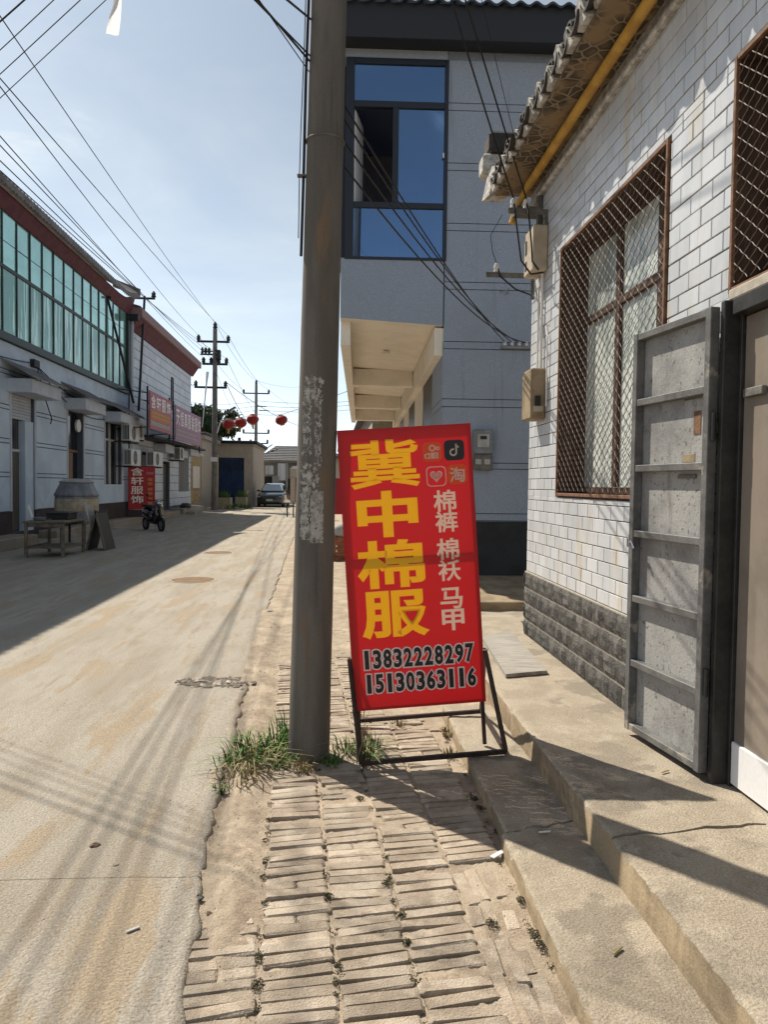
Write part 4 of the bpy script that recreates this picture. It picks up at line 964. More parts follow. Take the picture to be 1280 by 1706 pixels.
# wall cables on the shop
fc = lambda a, b, z0, z1, sag, lab: cable('facade_cable', [(LX+.06, a, z0), (LX+.06, b, z1)], .014, lab, 'cables on the blue-grey shop wall', sag)
fc(12, 19.9, 4.75, 4.72, .22, 'sagging cable on the blue-grey shop wall left of the small bracket'); fc(19.9, 28.5, 4.72, 4.3, .45, 'long sagging cable on the blue-grey shop wall right of the small bracket'); fc(20.0, 27, 4.7, 4.0, .6, 'lower sagging cable on the blue-grey shop wall')
tag(MB().bbox(LX+.0, LX+.12, 19.75, 20.1, 4.62, 4.82, .01).build('cable_bracket', A['dark']), 'small dark cable bracket on the blue-grey shop wall', 'bracket')
cable('loose_cable', [(LX+.09, 20.0, 4.64), (LX+.12, 20.4, 3.9), (LX+.12, 20.9, 3.35), (LX+.1, 20.85, 3.2)], .016, 'loose black cable end hanging beside the first canopy', None, n=4)
# two leaning struts with insulators at the corner
for b, t_, lab in (((-7.55, 28.0, 4.6), aty(178, 492, 26.2), 'leaning steel strut with a short arm before the teal glass'), ((-7.6, 28.9, 4.4), aty(241, 494, 30.4), 'leaning steel strut with two insulators beside the shop corner')):
    s_ = thing('service_strut', lab, 'strut', b); t_ = Vector(t_)
    MB().tube([b, t_], .05, 6).build('mast', A['dark'], s_); MB().bbox(t_.x-.42, t_.x+.16 if 'short' in lab else t_.x+.42, t_.y-.03, t_.y+.03, t_.z-.12, t_.z-.04, .004).build('crossarm', A['dark'], s_)
    if 'two' in lab:
        for dx in (-.36, .36): MB().lathe([(.03, 0), (.11, .03), (.07, .12), (.10, .15), (.03, .26)], 8, (t_.x+dx, t_.y, t_.z-.04)).build('insulator', A['dark'], s_)
STR = Vector(aty(241, 494, 30.4))

# ================================================================== WHITE TILED BUILDING WITH SIGNS
bt = thing('white_tile_shop', 'white tiled two-storey shop with maroon eave beyond the blue-grey shop', 'building', (LX, 35, 0))
YB0, YB1 = 29.15, 41.4
HB = [(34.7, 36.1, .3, 2.62), (38.2, 40.75, 1.15, 3.3), (30.9, 32.6, .3, 2.9)]
mb = MB()
for y0, y1, z0, z1 in rects(YB0, YB1, 0, 8.0, HB): mb.box(LX-.3, LX-.01, y0, y1, z0, z1)
mb.box(LX-7, LX-.3, YB1-.25, YB1, 0, 8.2).build('wall', A['plasterG'], bt)
z = .46; r_ = 0; TL = []
while z < 7.6:
    y = YB0-(.45 if r_ % 2 else 0)
    while y < YB1:
        for a, b, c, d in rects(max(y, YB0), min(y+.88, YB1), z, min(z+.36, 7.6), HB):
            if b-a > .03 and d-c > .03: TL.append((a, b, c, d))
        y += .90
    z += .385; r_ += 1
TL.sort(key=lambda t: t[0]); mbx = MB()
for i, (a, b, c, d) in enumerate(TL):
    if i < 290: MB().bbox(LX-.009, LX, a, b, c, d, .003).build('facade_tile', A['tileB'], bt)
    else: mbx.bbox(LX-.009, LX, a, b, c, d, .003)
if mbx.v: mbx.build('facade_tiles', A['tileB'], bt)['kind'] = 'stuff'
MB().loft([[(LX-.02, YB0, 7.62), (LX+.05, YB0, 7.62), (LX+.36, YB0, 8.10), (LX-.02, YB0, 8.10)], [(LX-.02, YB1+.3, 7.62), (LX+.05, YB1+.3, 7.62), (LX+.36, YB1+.3, 8.10), (LX-.02, YB1+.3, 8.10)]]).build('eave_cove', A['maroon'], bt)
MB().bbox(LX-.4, LX+.48, YB0, YB1+.5, 8.105, 8.46, .02).build('eave_band', A['eaveband'], bt)
MB().quad((LX+.4, YB0, 8.52), (LX+.4, YB1+.5, 8.52), (LX-3.5, YB1+.5, 9.6), (LX-3.5, YB0, 9.6)).build('roof', A['tileA'], bt)
for h in HB:
    o = MB().box(LX-.25, LX-.22, *h).build('opening', A['glass_dark'], bt)
    if h[2] > 1:
        for k in range(9): MB().tube([(LX-.04, lerp(h[0]+.08, h[1]-.08, k/8), h[2]), (LX-.04, lerp(h[0]+.08, h[1]-.08, k/8), h[3])], .018, 4).build('window_bar', A['acw'], o)
    else: MB().bbox(LX-.219, LX-.17, h[0]+.06, h[1]-.06, .32, h[3]-.1, .006).build('door_leaf', A['gatedark'], o)
for y0, y1, z in ((32.9, 34.6, 3.35), (36.2, 37.8, 3.25), (38.6, 40.9, 3.45)): MB().bbox(LX, LX+.55, y0, y1, z-.38, z, .02).build('canopy', A['canopy'], bt)
MB().bbox(LX, LX+.9, 29.3, 41.0, 3.40, 3.50, .02).build('sign_ledge', A['fascia'], bt)
# billboards
MXZ = Matrix(((0, -1, 0, 0), (1, 0, 0, 0), (0, 0, 1, 0), (0, 0, 0, 1)))     # local x-z panel facing -y -> facing +x
def board(name, lab, x, y0, y1, z0, z1, mat, tilt=0):
    t = thing(name, lab, 'sign', (x, (y0+y1)/2, z0))
    w, h = y1-y0, z1-z0
    p = MB().bbox(-.05, 0, -w/2, w/2, 0, h, .01).build('panel', mat, t, local=True)
    for y in (-w/2-.03, w/2+.03): MB().bbox(-.12, -.06, y-.03, y+.03, -.3, h+.15, .004).tube([(-.1, y, h-.1), (LX-x, y-.1, h+.02)], .02, 4).tube([(-.1, y, .05), (LX-x, y, -.05)], .02, 4).build('support', A['dark'], t, local=True)
    return t, p, w, h
MB_ = MXZ
t, p, w, h = board('shop_sign', 'faded pink shop sign with white characters and an orange block', -6.8, 27.45, 31.0, 3.62, 5.03, A['pinkfar'])
for i, ch in enumerate('含轩服饰'): letter(ch, p, A['white_ink'], -w*.5+w*(.14+.235*i), h*.735, w*.19, h*.36, -.006, .016, 'character', MXZ)
q = MB().box(.003, .008, -w*.47, w*.42, h*.25, h*.52).build('orange_block', A['orangefar'], p, local=True)
MB().box(.003, .008, -w*.47, w*.42, h*.10, h*.22).build('pale_block', A['cloth'], p, local=True)
for zz_ in (.32, .42): MB().box(.009, .011, -w*.45, w*.38, h*zz_, h*(zz_+.055)).build('print_row', A['tassel'], q, local=True)
t, p, w, h = board('shop_sign', 'faded purple shop sign with tall white characters', -6.8, 31.8, 37.8, 3.48, 4.98, A['purplefar'])
for i, ch in enumerate('天恒真服装服饰'): letter(ch, p, A['white_ink'], -w*.5+w*(.08+.14*i), h*.66, w*.115, h*.46, -.006, .014, 'character', MXZ)
for zz_, a_, b_ in ((.26, -.46, .3), (.14, -.46, .36)): MB().box(.003, .008, -w*-a_ if False else w*a_, w*b_, h*zz_, h*(zz_+.06)).build('print_row', A['cloth'], p, local=True)
tag(MB().tube([(-6.9, 31.45, 4.7), (-6.9, 31.45, 6.0), (-6.9, 31.5, 6.1), (-6.9, 31.72, 6.1), (-6.9, 31.75, 6.0), (-6.9, 31.75, 4.7)], .03, 6).build('pole_hoop', A['dark']), 'tall dark pipe hoop between the pink and purple signs', 'pipe')
# red standing sign at the door
t = thing('standing_sign', 'dark red standing sign with white characters behind the scooter', 'sign', (-7.42, 28.7, .30), (0, 0, R(-48)))
p = MB().bbox(-.03, 0, -.56, .56, .25, 1.92, .01).build('panel', A['redfar'], t, local=True)
MB().bbox(-.028, -.002, -.57, .57, -.04, .24, .01).build('foot', A['plinthA'], t, local=True)
for i, ch in enumerate('含轩服饰'): letter(ch, p, A['white_ink'], -.20, 1.72-.36*i, .52, .31, -.006, .018, 'character', MXZ)
for i in range(6): MB().box(.003, .007, .24, .44, 1.36-.165*i-(.05*(i//2)), 1.48-.165*i-(.05*(i//2))).build('print_block', A['orangefar'], p, local=True)
MB().box(.003, .007, .18, .48, 1.62, 1.72).build('print_block', A['pinkfar'], p, local=True)
# air-conditioner outdoor units
def ac(x, y, z, w, lab, fan=True):
    t = thing('air_conditioner', lab, 'air conditioner', (x, y, z), group='outdoor air conditioner units across the road')
    MB().bbox(-.32, 0, -w/2, w/2, 0, .62, .02).build('case', A['acw'], t, local=True)
    MB().bbox(-.26, -.04, -w/2-.012, -w/2-.001, .05, .56, .004).build('coil_grille', A['dark'], t, local=True)
    for k in range(4): MB().bbox(-.25+k*.05, -.235+k*.05, -w/2-.02, -w/2-.0125, .05, .56, .001).build('coil_rib', A['acw'], t, local=True)
    MB().lathe([(.25, .001), (.25, .012)], 20, (0, -w*.1, .31), 'x').build('fan_grille', A['dark'], t, local=True)
    q = MB()
    for rr_ in (.08, .15, .22): q.tube([(.016, -w*.1+rr_*math.cos(a), .31+rr_*math.sin(a)) for a in [i*math.pi/8 for i in range(16)]], .006, 4, closed=True)
    q.build('fan_guard', A['acw'], t, local=True)
    MB().bbox(-.62, -.0, -w/2+.1, -w/2+.14, -.05, -.002, .003).bbox(-.62, -.0, w/2-.14, w/2-.1, -.05, -.002, .003).build('bracket', A['dark'], t, local=True)
    return t
ac(-7.38, 27.55, 3.12, 1.3, 'upper air conditioner unit at the corner above the lower one')
ac(-7.5, 28.95, 3.28, .9, 'smaller air conditioner unit just behind the upper corner unit')
ac(-7.38, 27.75, 2.22, 1.3, 'air conditioner unit just above the red standing sign, left of two')
ac(-7.38, 31.2, 2.28, 1.6, 'air conditioner unit above the red standing sign, right of two')
ac(-7.4, 36.1, 2.72, .9, 'small air conditioner unit under the far end of the purple sign')

# ================================================================== STREET THINGS ACROSS THE ROAD
# wooden table with odds and ends
tb = thing('work_table', 'rough wooden table with a low shelf standing at the road edge', 'table', (-6.0, 15.95, 0))
X0, X1, Y0, Y1 = -6.38, -5.52, 15.3, 16.65
MB().bbox(X0, X1, Y0, Y1, .735, .775, .006).build('table_top', A['woodold'], tb)
for x in (X0+.06, X1-.06):
    for y in (Y0+.06, Y1-.06): MB().bbox(x-.03, x+.03, y-.03, y+.03, 0, .735, .005).build('leg', A['woodold'], tb)
MB().bbox(X0+.1, X1-.1, Y0+.1, Y1-.1, .20, .225, .004).build('shelf', A['woodold'], tb)
for y in (Y0+.06, Y1-.06): MB().bbox(X0+.095, X1-.095, y-.018, y+.018, .65, .73, .003).build('apron', A['woodold'], tb)
for x in (X0+.06, X1-.06): MB().bbox(x-.018, x+.018, Y0+.095, Y1-.095, .19, .25, .003).build('stretcher', A['woodold'], tb)
m = Matrix.Translation((-6.3, 15.7, .776)) @ Matrix.Rotation(R(20), 4, 'Z') @ Matrix.Rotation(R(-18), 4, 'Y')
tag(MB().bbox(-.02, .02, -.14, .14, 0, .34, .005, m).build('white_board', A['whitef']), 'small white board propped up on the wooden table', 'board')
tag(MB().bbox(-6.15, -5.7, 16.0, 16.55, .776, .90, .01).bbox(-6.17, -5.68, 15.98, 16.57, .9005, .93, .006).build('flat_box', A['dark']), 'flat dark box on the right of the wooden table', 'box')
tag(MB().lathe([(.05, 0), (.11, .01), (.13, .07), (.11, .07), (.05, .03)], 14, (-6.12, 15.55, .776)).build('bowl', A['zinc']), 'small metal bowl on the wooden table', 'bowl')
tag(MB().bbox(-6.4, -6.05, 15.98, 16.4, .776, .80, .004).build('cardboard', A['stone']), 'brown board lying flat on the wooden table', 'board')
# drum oven
ov = thing('drum_oven', 'large grey metal drum oven with tapered lid behind the table', 'oven', (-6.55, 19.0, 0))
oc = (-6.55, 19.0, 0)
mb = MB(); mb.lathe([(.50, .55), (.52, .60), (.52, 1.22), (.54, 1.25), (.54, 1.28), (.40, 1.56), (.41, 1.58)], 14, oc).build('drum', A['zinc'], ov)
MB().lathe([(.42, 1.581), (.43, 1.60), (.30, 1.66), (.05, 1.68)], 14, oc).build('lid', A['cloth'], ov)
MB().lathe([(.531, .86), (.531, 1.17)], 14, oc, caps=False).build('wrap', A['beige'], ov)
for i in range(4):
    a = R(45+90*i); MB().tube([(oc[0]+.40*math.cos(a), oc[1]+.40*math.sin(a), 0), (oc[0]+.40*math.cos(a), oc[1]+.40*math.sin(a), .56)], .03, 6).build('leg', A['dark'], ov)
# dark A-board and cloth
ab = thing('folding_board', 'dark folding A-board standing right of the wooden table', 'board', (-5.35, 17.2, 0))
for sgn in (-1, 1):
    m = Matrix.Translation((-5.45, 17.35, 0)) @ Matrix.Rotation(R(14*sgn), 4, 'Y') ; m = Matrix.Translation((-5.42+.22*-sgn, 17.3, 0)) @ Matrix.Rotation(R(14*sgn), 4, 'Y')
    MB().bbox(-.012, .012, -.36, .36, .02, .95, .004, m).build('leaf', A['dark'], ab)
    for y in (-.36, .36): MB().bbox(-.02, .02, y-.025, y+.025, .0, .98, .004, m).build('rail', A['woodold'], ab)
q = MB(); q.smooth = True
q.grid(14, 10, lambda u, v: (-5.62+.10*v+.03*math.sin(u*9+v*2), lerp(16.75, 17.3, u), 1.10-.5*v+.02*math.sin(u*7))); tag(q.build('cloth', A['cloth'], fix=False), 'grey cloth hanging between the table and the A-board', 'cloth')
# scooter
sc = thing('scooter', 'dark electric scooter parked before the red standing sign', 'scooter', (-5.95, 24.4, 0), (0, 0, R(38)))
def wheel(cy):
    q = MB(); q.smooth = True; q.tube([(0, cy+.19*math.cos(a), .23+.19*math.sin(a)) for a in [i*math.pi/12 for i in range(24)]], .045, 8, closed=True); o = q.build('wheel', A['rubber'], sc, local=True)
    MB().lathe([(.03, -.06), (.13, -.03), (.13, .03), (.03, .06)], 12, (0, cy, .23), 'x').build('hub', A['zinc'], o, local=True)
wheel(-.62); wheel(.55)
def hw(y, w, z0, z1, n=10): return [(w*math.cos(2*math.pi*k/n), y, (z0+z1)/2+(z1-z0)/2*math.sin(2*math.pi*k/n)) for k in range(n)]
q = MB(); q.smooth = True; q.loft([hw(-.02, .13, .30, .60), hw(.15, .18, .32, .74), hw(.5, .17, .42, .78), hw(.82, .08, .55, .72)]); q.build('rear_body', A['carpaint'], sc, local=True)
q = MB(); q.smooth = True; q.loft([hw(-.45, .12, .22, .30), hw(-.2, .17, .24, .32), hw(.1, .16, .26, .34)]); q.build('floorboard', A['dark'], sc, local=True)
q = MB(); q.smooth = True; q.loft([[(x*w, y, z) for x, y in ((-1, yy_+.06), (-.5, yy_), (.5, yy_), (1, yy_+.06), (.5, yy_+.05), (-.5, yy_+.05))] for yy_, z, w in ((-.44, .28, .17), (-.50, .55, .21), (-.46, .82, .17), (-.42, .98, .10))]); q.build('leg_shield', A['carpaint'], sc, local=True)
q = MB(); q.smooth = True; q.loft([hw(.05, .10, .74, .80), hw(.2, .15, .76, .86), hw(.6, .14, .78, .88), hw(.75, .08, .80, .86)]); q.build('seat', A['rubber'], sc, local=True)
MB().tube([(0, -.62, .23), (0, -.55, .5), (0, -.42, 1.0)], .03, 8).build('fork', A['dark'], sc, local=True)
MB().tube([(-.34, -.30, 1.04), (-.2, -.40, 1.02), (0, -.43, 1.0), (.2, -.40, 1.02), (.34, -.30, 1.04)], .018, 6).build('handlebar', A['dark'], sc, local=True)
MB().lathe([(.02, 0), (.08, .03), (.09, .08)], 12, (0, -.55, .93), 'y').build('headlight', A['chrome'], sc, local=True)
for x in (-.3, .3): MB().tube([(x, -.33, 1.03), (x*1.15, -.33, 1.18)], .008, 5).bbox(x*1.15-.05, x*1.15+.05, -.34, -.325, 1.17, 1.24, .01).build('mirror', A['dark'], sc, local=True)
q = MB(); q.smooth = True; q.tube([(0, -.62+.25*math.cos(a), .23+.25*math.sin(a)) for a in [R(30+15*i) for i in range(9)]], .05, 6); q.build('front_mudguard', A['carpaint'], sc, local=True)
MB().tube([(.12, .1, .28), (.2, .2, .0)], .012, 5).build('stand', A['chrome'], sc, local=True)
# small bundles near the doors
tag(MB().loft([hwx for hwx in [[(-7.5+.0+.28*math.cos(a), 37.4+.5*math.sin(a), .34+k[0]) for a in [i*math.pi/5 for i in range(10)]] for k in ((.0,), (.12,))]]+[[(-7.5+.16*math.cos(a), 37.4+.3*math.sin(a), .34+.24) for a in [i*math.pi/5 for i in range(10)]]]).build('sack', A['dark']), 'dark sack lying on the step of the white tiled shop', 'sack')

# ================================================================== FAR END OF THE STREET
FX = -8.2
pr = thing('brick_pier', 'yellow brick pier between the white shop and the beige wall', 'wall', (FX, 43.6, 0))
MB().box(FX-.3, FX-.012, 42.2, 45.6, 0, 4.2).build('core', A['palegrout'], pr)
z = .4; r_ = 0; bm_ = MB().bbox(0, .02, 0, .40, 0, .13, .004).mesh('brick'); bm_.materials.append(A['yellowbrick'])
while z < 4.05:
    y = 42.2+(.21 if r_ % 2 else 0)
    while y < 45.2:
        if not (y < 43.4 and False): inst(bm_, 'brick', pr, Vector((FX-.012, y, z))-pr.location)
        y += .42
    z += .145; r_ += 1
MB().bbox(FX-.3, FX+.05, 42.1, 45.65, .0, .38, .02).build('footing', A['palegrout'], pr)
tag(MB().bbox(FX+.03, FX+.13, 42.6, 44.5, 1.3, 2.6, .02).build('notice_board', A['cream']), 'cream notice board on the yellow brick pier', 'board')
lw = thing('pier_lamp', 'small wall lamp at the top of the yellow brick pier', 'lamp', (FX+.1, 44.3, 3.3)); MB().lathe([(.05, .0), (.22, .06), (.18, .14), (.05, .2)], 10, (FX+.2, 44.3, 3.2)).build('shade', A['whitef'], lw); MB().tube([(FX, 44.3, 3.35), (FX+.2, 44.3, 3.42)], .03, 5).build('arm', A['dark'], lw)
bwl = thing('beige_wall', 'beige tiled boundary wall with pale coping behind the first far pole', 'wall', (FX, 48, 0))
MB().box(FX-.3, FX+.02, 45.7, 52.0, 0, 4.35).build('wall', A['beigewall'], bwl); MB().bbox(FX-.45, FX+.28, 45.5, 52.0, 4.355, 4.62, .03).build('coping', A['palegrout'], bwl); MB().bbox(FX-.5, FX+.35, 45.45, 52.0, 4.625, 4.78, .03).build('coping_tile', A['greyroof'], bwl)
# gate building
gb = thing('gate_building', 'flat-roofed beige gate building with a dark blue double gate', 'building', (-6.9, 55, 0))
gx0, gx1, gy0, gy1 = -8.15, -5.68, 52.05, 60.0
MB().box(gx0, gx1, gy0+.25, gy1, 0, 4.45).box(gx0, gx0+.02, gy0, gy0+.25, 0, 4.45).box(-6.32, gx1, gy0, gy0+.25, 0, 4.45).box(gx0+.02, -6.32, gy0, gy0+.25, 3.45, 4.45).build('wall', A['beigewall'], gb)
MB().bbox(gx0-.2, gx1+.3, gy0-.3, gy1+.2, 4.455, 4.66, .03).build('roof_slab', A['fascia'], gb)
MB().bbox(gx0, gx1+.12, gy0-.12, gy1, 4.30, 4.45, .02).build('cornice', A['palegrout'], gb)
for a, b in ((gx0+.05, -7.24), (-7.22, -6.34)):
    g_ = MB().bbox(a, b, gy0+.10, gy0+.16, .1, 3.42, .01).build('gate_leaf', A['bluegate'], gb)
    for k in range(7): MB().bbox(lerp(a+.04, b-.1, k/6), lerp(a+.04, b-.1, k/6)+.06, gy0+.07, gy0+.0995, .2, 3.3, .006).build('gate_rib', A['bluegate'], g_)
    for k in range(5): MB().tube([(lerp(a, b, k/5), gy0+.06, 2.5), (lerp(a, b, (k+1)/5), gy0+.06, 3.3)], .02, 4).tube([(lerp(a, b, (k+1)/5), gy0+.065, 2.5), (lerp(a, b, k/5), gy0+.065, 3.3)], .02, 4).build('lattice', A['navy'], g_)
MB().bbox(-6.9, -6.7, 53, 53.2, 4.665, 4.95, .02).build('vent', A['fascia'], gb)
# planters with weeds
def tuft(mb, x, y, z, h, n, rr, spread=.12, w=.012, lean=.5):
    for i in range(n):
        a = rr.uniform(0, 6.283); r0 = rr.uniform(0, spread); bx, by = x+r0*math.cos(a), y+r0*math.sin(a); L_ = h*rr.uniform(.45, 1.0); ln = lean*rr.uniform(.2, 1.3); aa = a+rr.uniform(-.8, .8)
        d = Vector((math.cos(aa), math.sin(aa), 0)); sde = Vector((-d.y, d.x, 0))*w*rr.uniform(.6, 1.2)
        P = [Vector((bx, by, z-.01)), Vector((bx, by, z))+d*L_*ln*.35+Vector((0, 0, L_*.6)), Vector((bx, by, z))+d*L_*ln*1.0+Vector((0, 0, L_*(1-.35*ln)))]
        k = len(mb.v); mb.v += [P[0]-sde, P[0]+sde, P[1]-sde*.8, P[1]+sde*.8, P[2]]; mb.f += [(k, k+1, k+3, k+2), (k+2, k+3, k+4)]
for x, y, w, lab in ((-6.85, 46.2, .9, 'low brick planter with weeds left of the blue gate'), (-6.05, 48.5, .7, 'low brick planter with weeds before the blue gate')):
    pl = thing('planter', lab, 'planter', (x, y, 0), group='planters by the gate')
    q = MB()
    for a, b, c, d in ((-w/2, w/2, -.5, -.4), (-w/2, w/2, .4, .5), (-w/2, -w/2+.1, -.4, .4), (w/2-.1, w/2, -.4, .4)): q.box(x+a, x+b, y+c, y+d, 0, .72)
    q.build('box', A['greenbrick'], pl); MB().box(x-w/2+.1, x+w/2-.1, y-.4, y+.4, .0, .62).build('soil', A['dirt'], pl)
    q = MB(); rr = random.Random(int(x*10)); tuft(q, x, y, .62, .75, 60, rr, .35, .03); q.build('weeds', A['grass'], pl, fix=False)
q = MB(); rr = random.Random(71)
for k in range(26): tuft(q, rr.uniform(-6.9, -5.4), rr.uniform(44.6, 49.5), .02, .4, 10, rr, .2, .03)
q.build('roadside_weeds', A['grass'], fix=False); o = bpy.data.objects['roadside_weeds']; tag(o, 'weeds and dry plants at the foot of the first far pole', 'weeds', kind='stuff')
for x, y, s_ in ((-6.4, 45.0, .22), (-6.0, 45.6, .16), (-6.75, 44.9, .15)):
    q = MB().lathe([(.4*s_, 0), (s_, .3*s_), (.8*s_, .8*s_), (.3*s_, s_)], 7, (x, y, 0)); tag(q.build('rubble_stone', A['rubble']), 'pale rubble stone by the foot of the first far pole', 'stone', 'rubble by the far pole')
# tree behind the beige wall
tr = thing('tree', 'dark leafy tree rising behind the beige wall and first far pole', 'tree', (-9.5, 50.5, 0))
q = MB(); q.smooth = True; q.tube([(-9.50, 50.5, 0), (-9.40, 50.4, 2.2), (-9.30, 50.5, 4.0), (-9.10, 50.3, 5.3)], [.22, .18, .13, .06], 8)
for a, b in (((-9.35, 50.45, 3.2), (-8.30, 50.2, 4.8)), ((-9.30, 50.5, 3.8), (-10.30, 50.9, 5.3)), ((-9.30, 50.45, 3.6), (-8.90, 49.6, 5.2))): q.tube([a, Vector(a).lerp(Vector(b), .5)+Vector((0, 0, .15)), b], [.10, .07, .03], 6)
q.build('trunk', A['bark'], tr)
def crown(parent, c, rad, n, seed, size=.16):
    rr = random.Random(seed); q = MB(); cl = [Vector((rr.gauss(0, .5), rr.gauss(0, .5), rr.gauss(0, .42))) for _ in range(26)]
    for i in range(n):
        k = rr.choice(cl); p = Vector((k.x*rad[0], k.y*rad[1], k.z*rad[2]))+Vector((rr.gauss(0, .24)*rad[0]*.6, rr.gauss(0, .24)*rad[1]*.6, rr.gauss(0, .24)*rad[2]*.6))+Vector(c)
        u = Vector((rr.gauss(0, 1), rr.gauss(0, 1), rr.gauss(0, 1))).normalized(); v = u.orthogonal().normalized(); s_ = size*rr.uniform(.5, 1.2)
        q.quad(p-u*s_, p+v*s_*.42, p+u*s_, p-v*s_*.42)
    q.build('crown', A['leafdark'], parent, fix=False)
crown(tr, (-9.0, 50.4, 5.5), (1.7, 1.4, 1.2), 3600, 5, .24)
t2 = thing('tree', 'dark tree top showing between the purple sign and the first far pole', 'tree', (-11.1, 56, 0)); MB().tube([(-11.1, 56, 0), (-11.0, 56, 3), (-10.9, 56, 5.4)], [.25, .2, .06], 8).build('trunk', A['bark'], t2); crown(t2, (-10.9, 56, 6.2), (1.6, 1.4, 1.2), 2400, 9, .24)
# hipped house at the end
hs = thing('tiled_house', 'low grey-tiled house with hanging sheets at the end of the street', 'house', (-4, 78, 0))
hx0, hx1, hy0, hy1 = -7.4, 2.0, 76.0, 84.0
MB().box(hx0, hx1, hy0, hy1, 0, 4.0).build('wall', A['cloth'], hs)
for a, b, c, d in ((hx0+.3, hx0+1.4, .1, 2.4), (-5.2, -4.3, .1, 2.2), (-3.7, -2.9, .8, 2.2), (-2.3, -1.4, .1, 2.3), (0, 1, .9, 2.2)): MB().bbox(a, b, hy0-.03, hy0-.001, c, d, .005).build('opening', A['glass_dark'], hs)
MB().bbox(hx0-.4, hx1+.4, hy0-1.5, hy0-.0, 3.86, 3.98, .02).build('porch_roof', A['palegrout'], hs)
for x in (hx0, -4.7, -2.0, 1.8): MB().bbox(x-.1, x+.1, hy0-1.4, hy0-1.2, 0, 3.855, .01).build('porch_post', A['cloth'], hs)
rows = 9
for k in range(rows):
    t0, t1 = k/rows, (k+1)/rows; i0, i1 = t0*4.0, t1*4.0
    MB().quad((hx0-.5+i0*.45, hy0-1.6+i0, 4.0+t0*1.75+.06), (hx1+.5-i0, hy0-1.6+i0, 4.0+t0*1.75+.06), (hx1+.5-i1, hy0-1.6+i1, 4.0+t1*1.75), (hx0-.5+i1*.45, hy0-1.6+i1, 4.0+t1*1.75)).quad((hx0-.5+i0*.45, hy0-1.6+i0, 4.0+t0*1.75+.06), (hx1+.5-i0, hy0-1.6+i0, 4.0+t0*1.75+.06), (hx1+.5-i0, hy0-1.6+i0, 4.0+t0*1.75-.02), (hx0-.5+i0*.45, hy0-1.6+i0, 4.0+t0*1.75-.02)).build('tile_course', A['greyroof'], hs)
MB().quad((hx1+.5, hy0-1.6, 4.0), (hx1+.5, hy1+.5, 4.0), (hx1-3.5, hy0+2.4, 5.76)).build('roof_hip', A['greyroof'], hs)
MB().quad((hx0-.5, hy1+3, 4.0), (hx1+.5, hy1+.5, 4.0), (hx1-3.5, hy0+2.4, 5.75), (hx0+1.3, hy0+2.4, 5.75)).build('roof_back', A['greyroof'], hs)
for i, (x, z, w, h) in enumerate(((-6.9, 2.6, .8, .9), (-5.65, 2.0, .8, 1.75), (-4.2, 2.3, .9, 1.2), (-3.2, 2.6, .6, .9), (-6.2, .9, .7, 1.5))):
    q = MB(); q.smooth = True; q.grid(6, 5, lambda u, v: (x+u*w, hy0-1.35+.04*math.sin(u*8+i), z+v*h)); tag(q.build('hanging_sheet', A['whitef'] if i < 3 else A['cloth'], fix=False), ['small white sheet at the left end of the far house porch', 'tall white sheet hanging in the far house porch', 'white sheet on the right of the far house porch', 'grey sheet right of the white ones in the far porch', 'grey sheet low in the far porch behind the car'][i], 'sheet', 'sheets hanging in the far porch')
gp = thing('gate_pier', 'pinkish gate pier with a dark red door right of the car', 'gate', (-3.6, 62, 0)); MB().bbox(-3.65, -2.2, 62, 62.5, 2.2, 3.0, .03).bbox(-3.62, -3.2, 62.0, 62.4, 0, 2.199, .02).build('pier', A['beigewall'], gp); MB().bbox(-3.19, -2.3, 62.1, 62.2, .05, 2.19, .02).build('door', A['maroon'], gp)

# ---- car
cr = thing('parked_car', 'black car with pale number plate facing down the street', 'car', (-4.18, 51.8, 0), (0, 0, R(-3)))
def csec(y, wb, wt, z0, zm, z1, n=0): return [(-wb, y, z0+.04), (-wb+.06, y, z0), (wb-.06, y, z0), (wb, y, z0+.04), (wb+.01, y, zm), (wt, y, z1-.03), (wt-.1, y, z1), (-wt+.1, y, z1), (-wt, y, z1-.03), (-wb-.01, y, zm)]
q = MB(); q.smooth = True
q.loft([csec(-2.25, .70, .62, .34, .55, .74), csec(-2.15, .86, .76, .24, .58, .86), csec(-1.7, .93, .84, .20, .62, .98), csec(-.9, .94, .86, .19, .64, 1.06), csec(1.5, .94, .87, .19, .66, 1.10), csec(2.2, .88, .80, .24, .64, 1.06), csec(2.4, .80, .72, .36, .62, .98)]); q.build('body', A['carpaint'], cr, local=True)
q = MB(); q.smooth = True
def rsec(y, wb, wt, z0, z1): return [(-wb, y, z0), (wb, y, z0), (wt, y, z1-.05), (wt-.12, y, z1), (-wt+.12, y, z1), (-wt, y, z1-.05)]
q.loft([rsec(-.95, .84, .82, 1.03, 1.10), rsec(-.15, .85, .66, 1.05, 1.56), rsec(.5, .85, .67, 1.06, 1.66), rsec(1.4, .84, .66, 1.07, 1.60), rsec(2.2, .80, .72, 1.04, 1.16)]); cb = q.build('cabin', A['carpaint'], cr, local=True)
A['windscreen'] = flat('windscreen_glass', (.20, .26, .31), .06, spec=.9)
MB().quad((-.78, -.93, 1.125), (.78, -.93, 1.125), (.60, -.18, 1.555), (-.60, -.18, 1.555)).build('windscreen', A['windscreen'], cr, local=True)
for v in cr.children[-1].data.vertices: v.co.z += .02; v.co.y -= .02
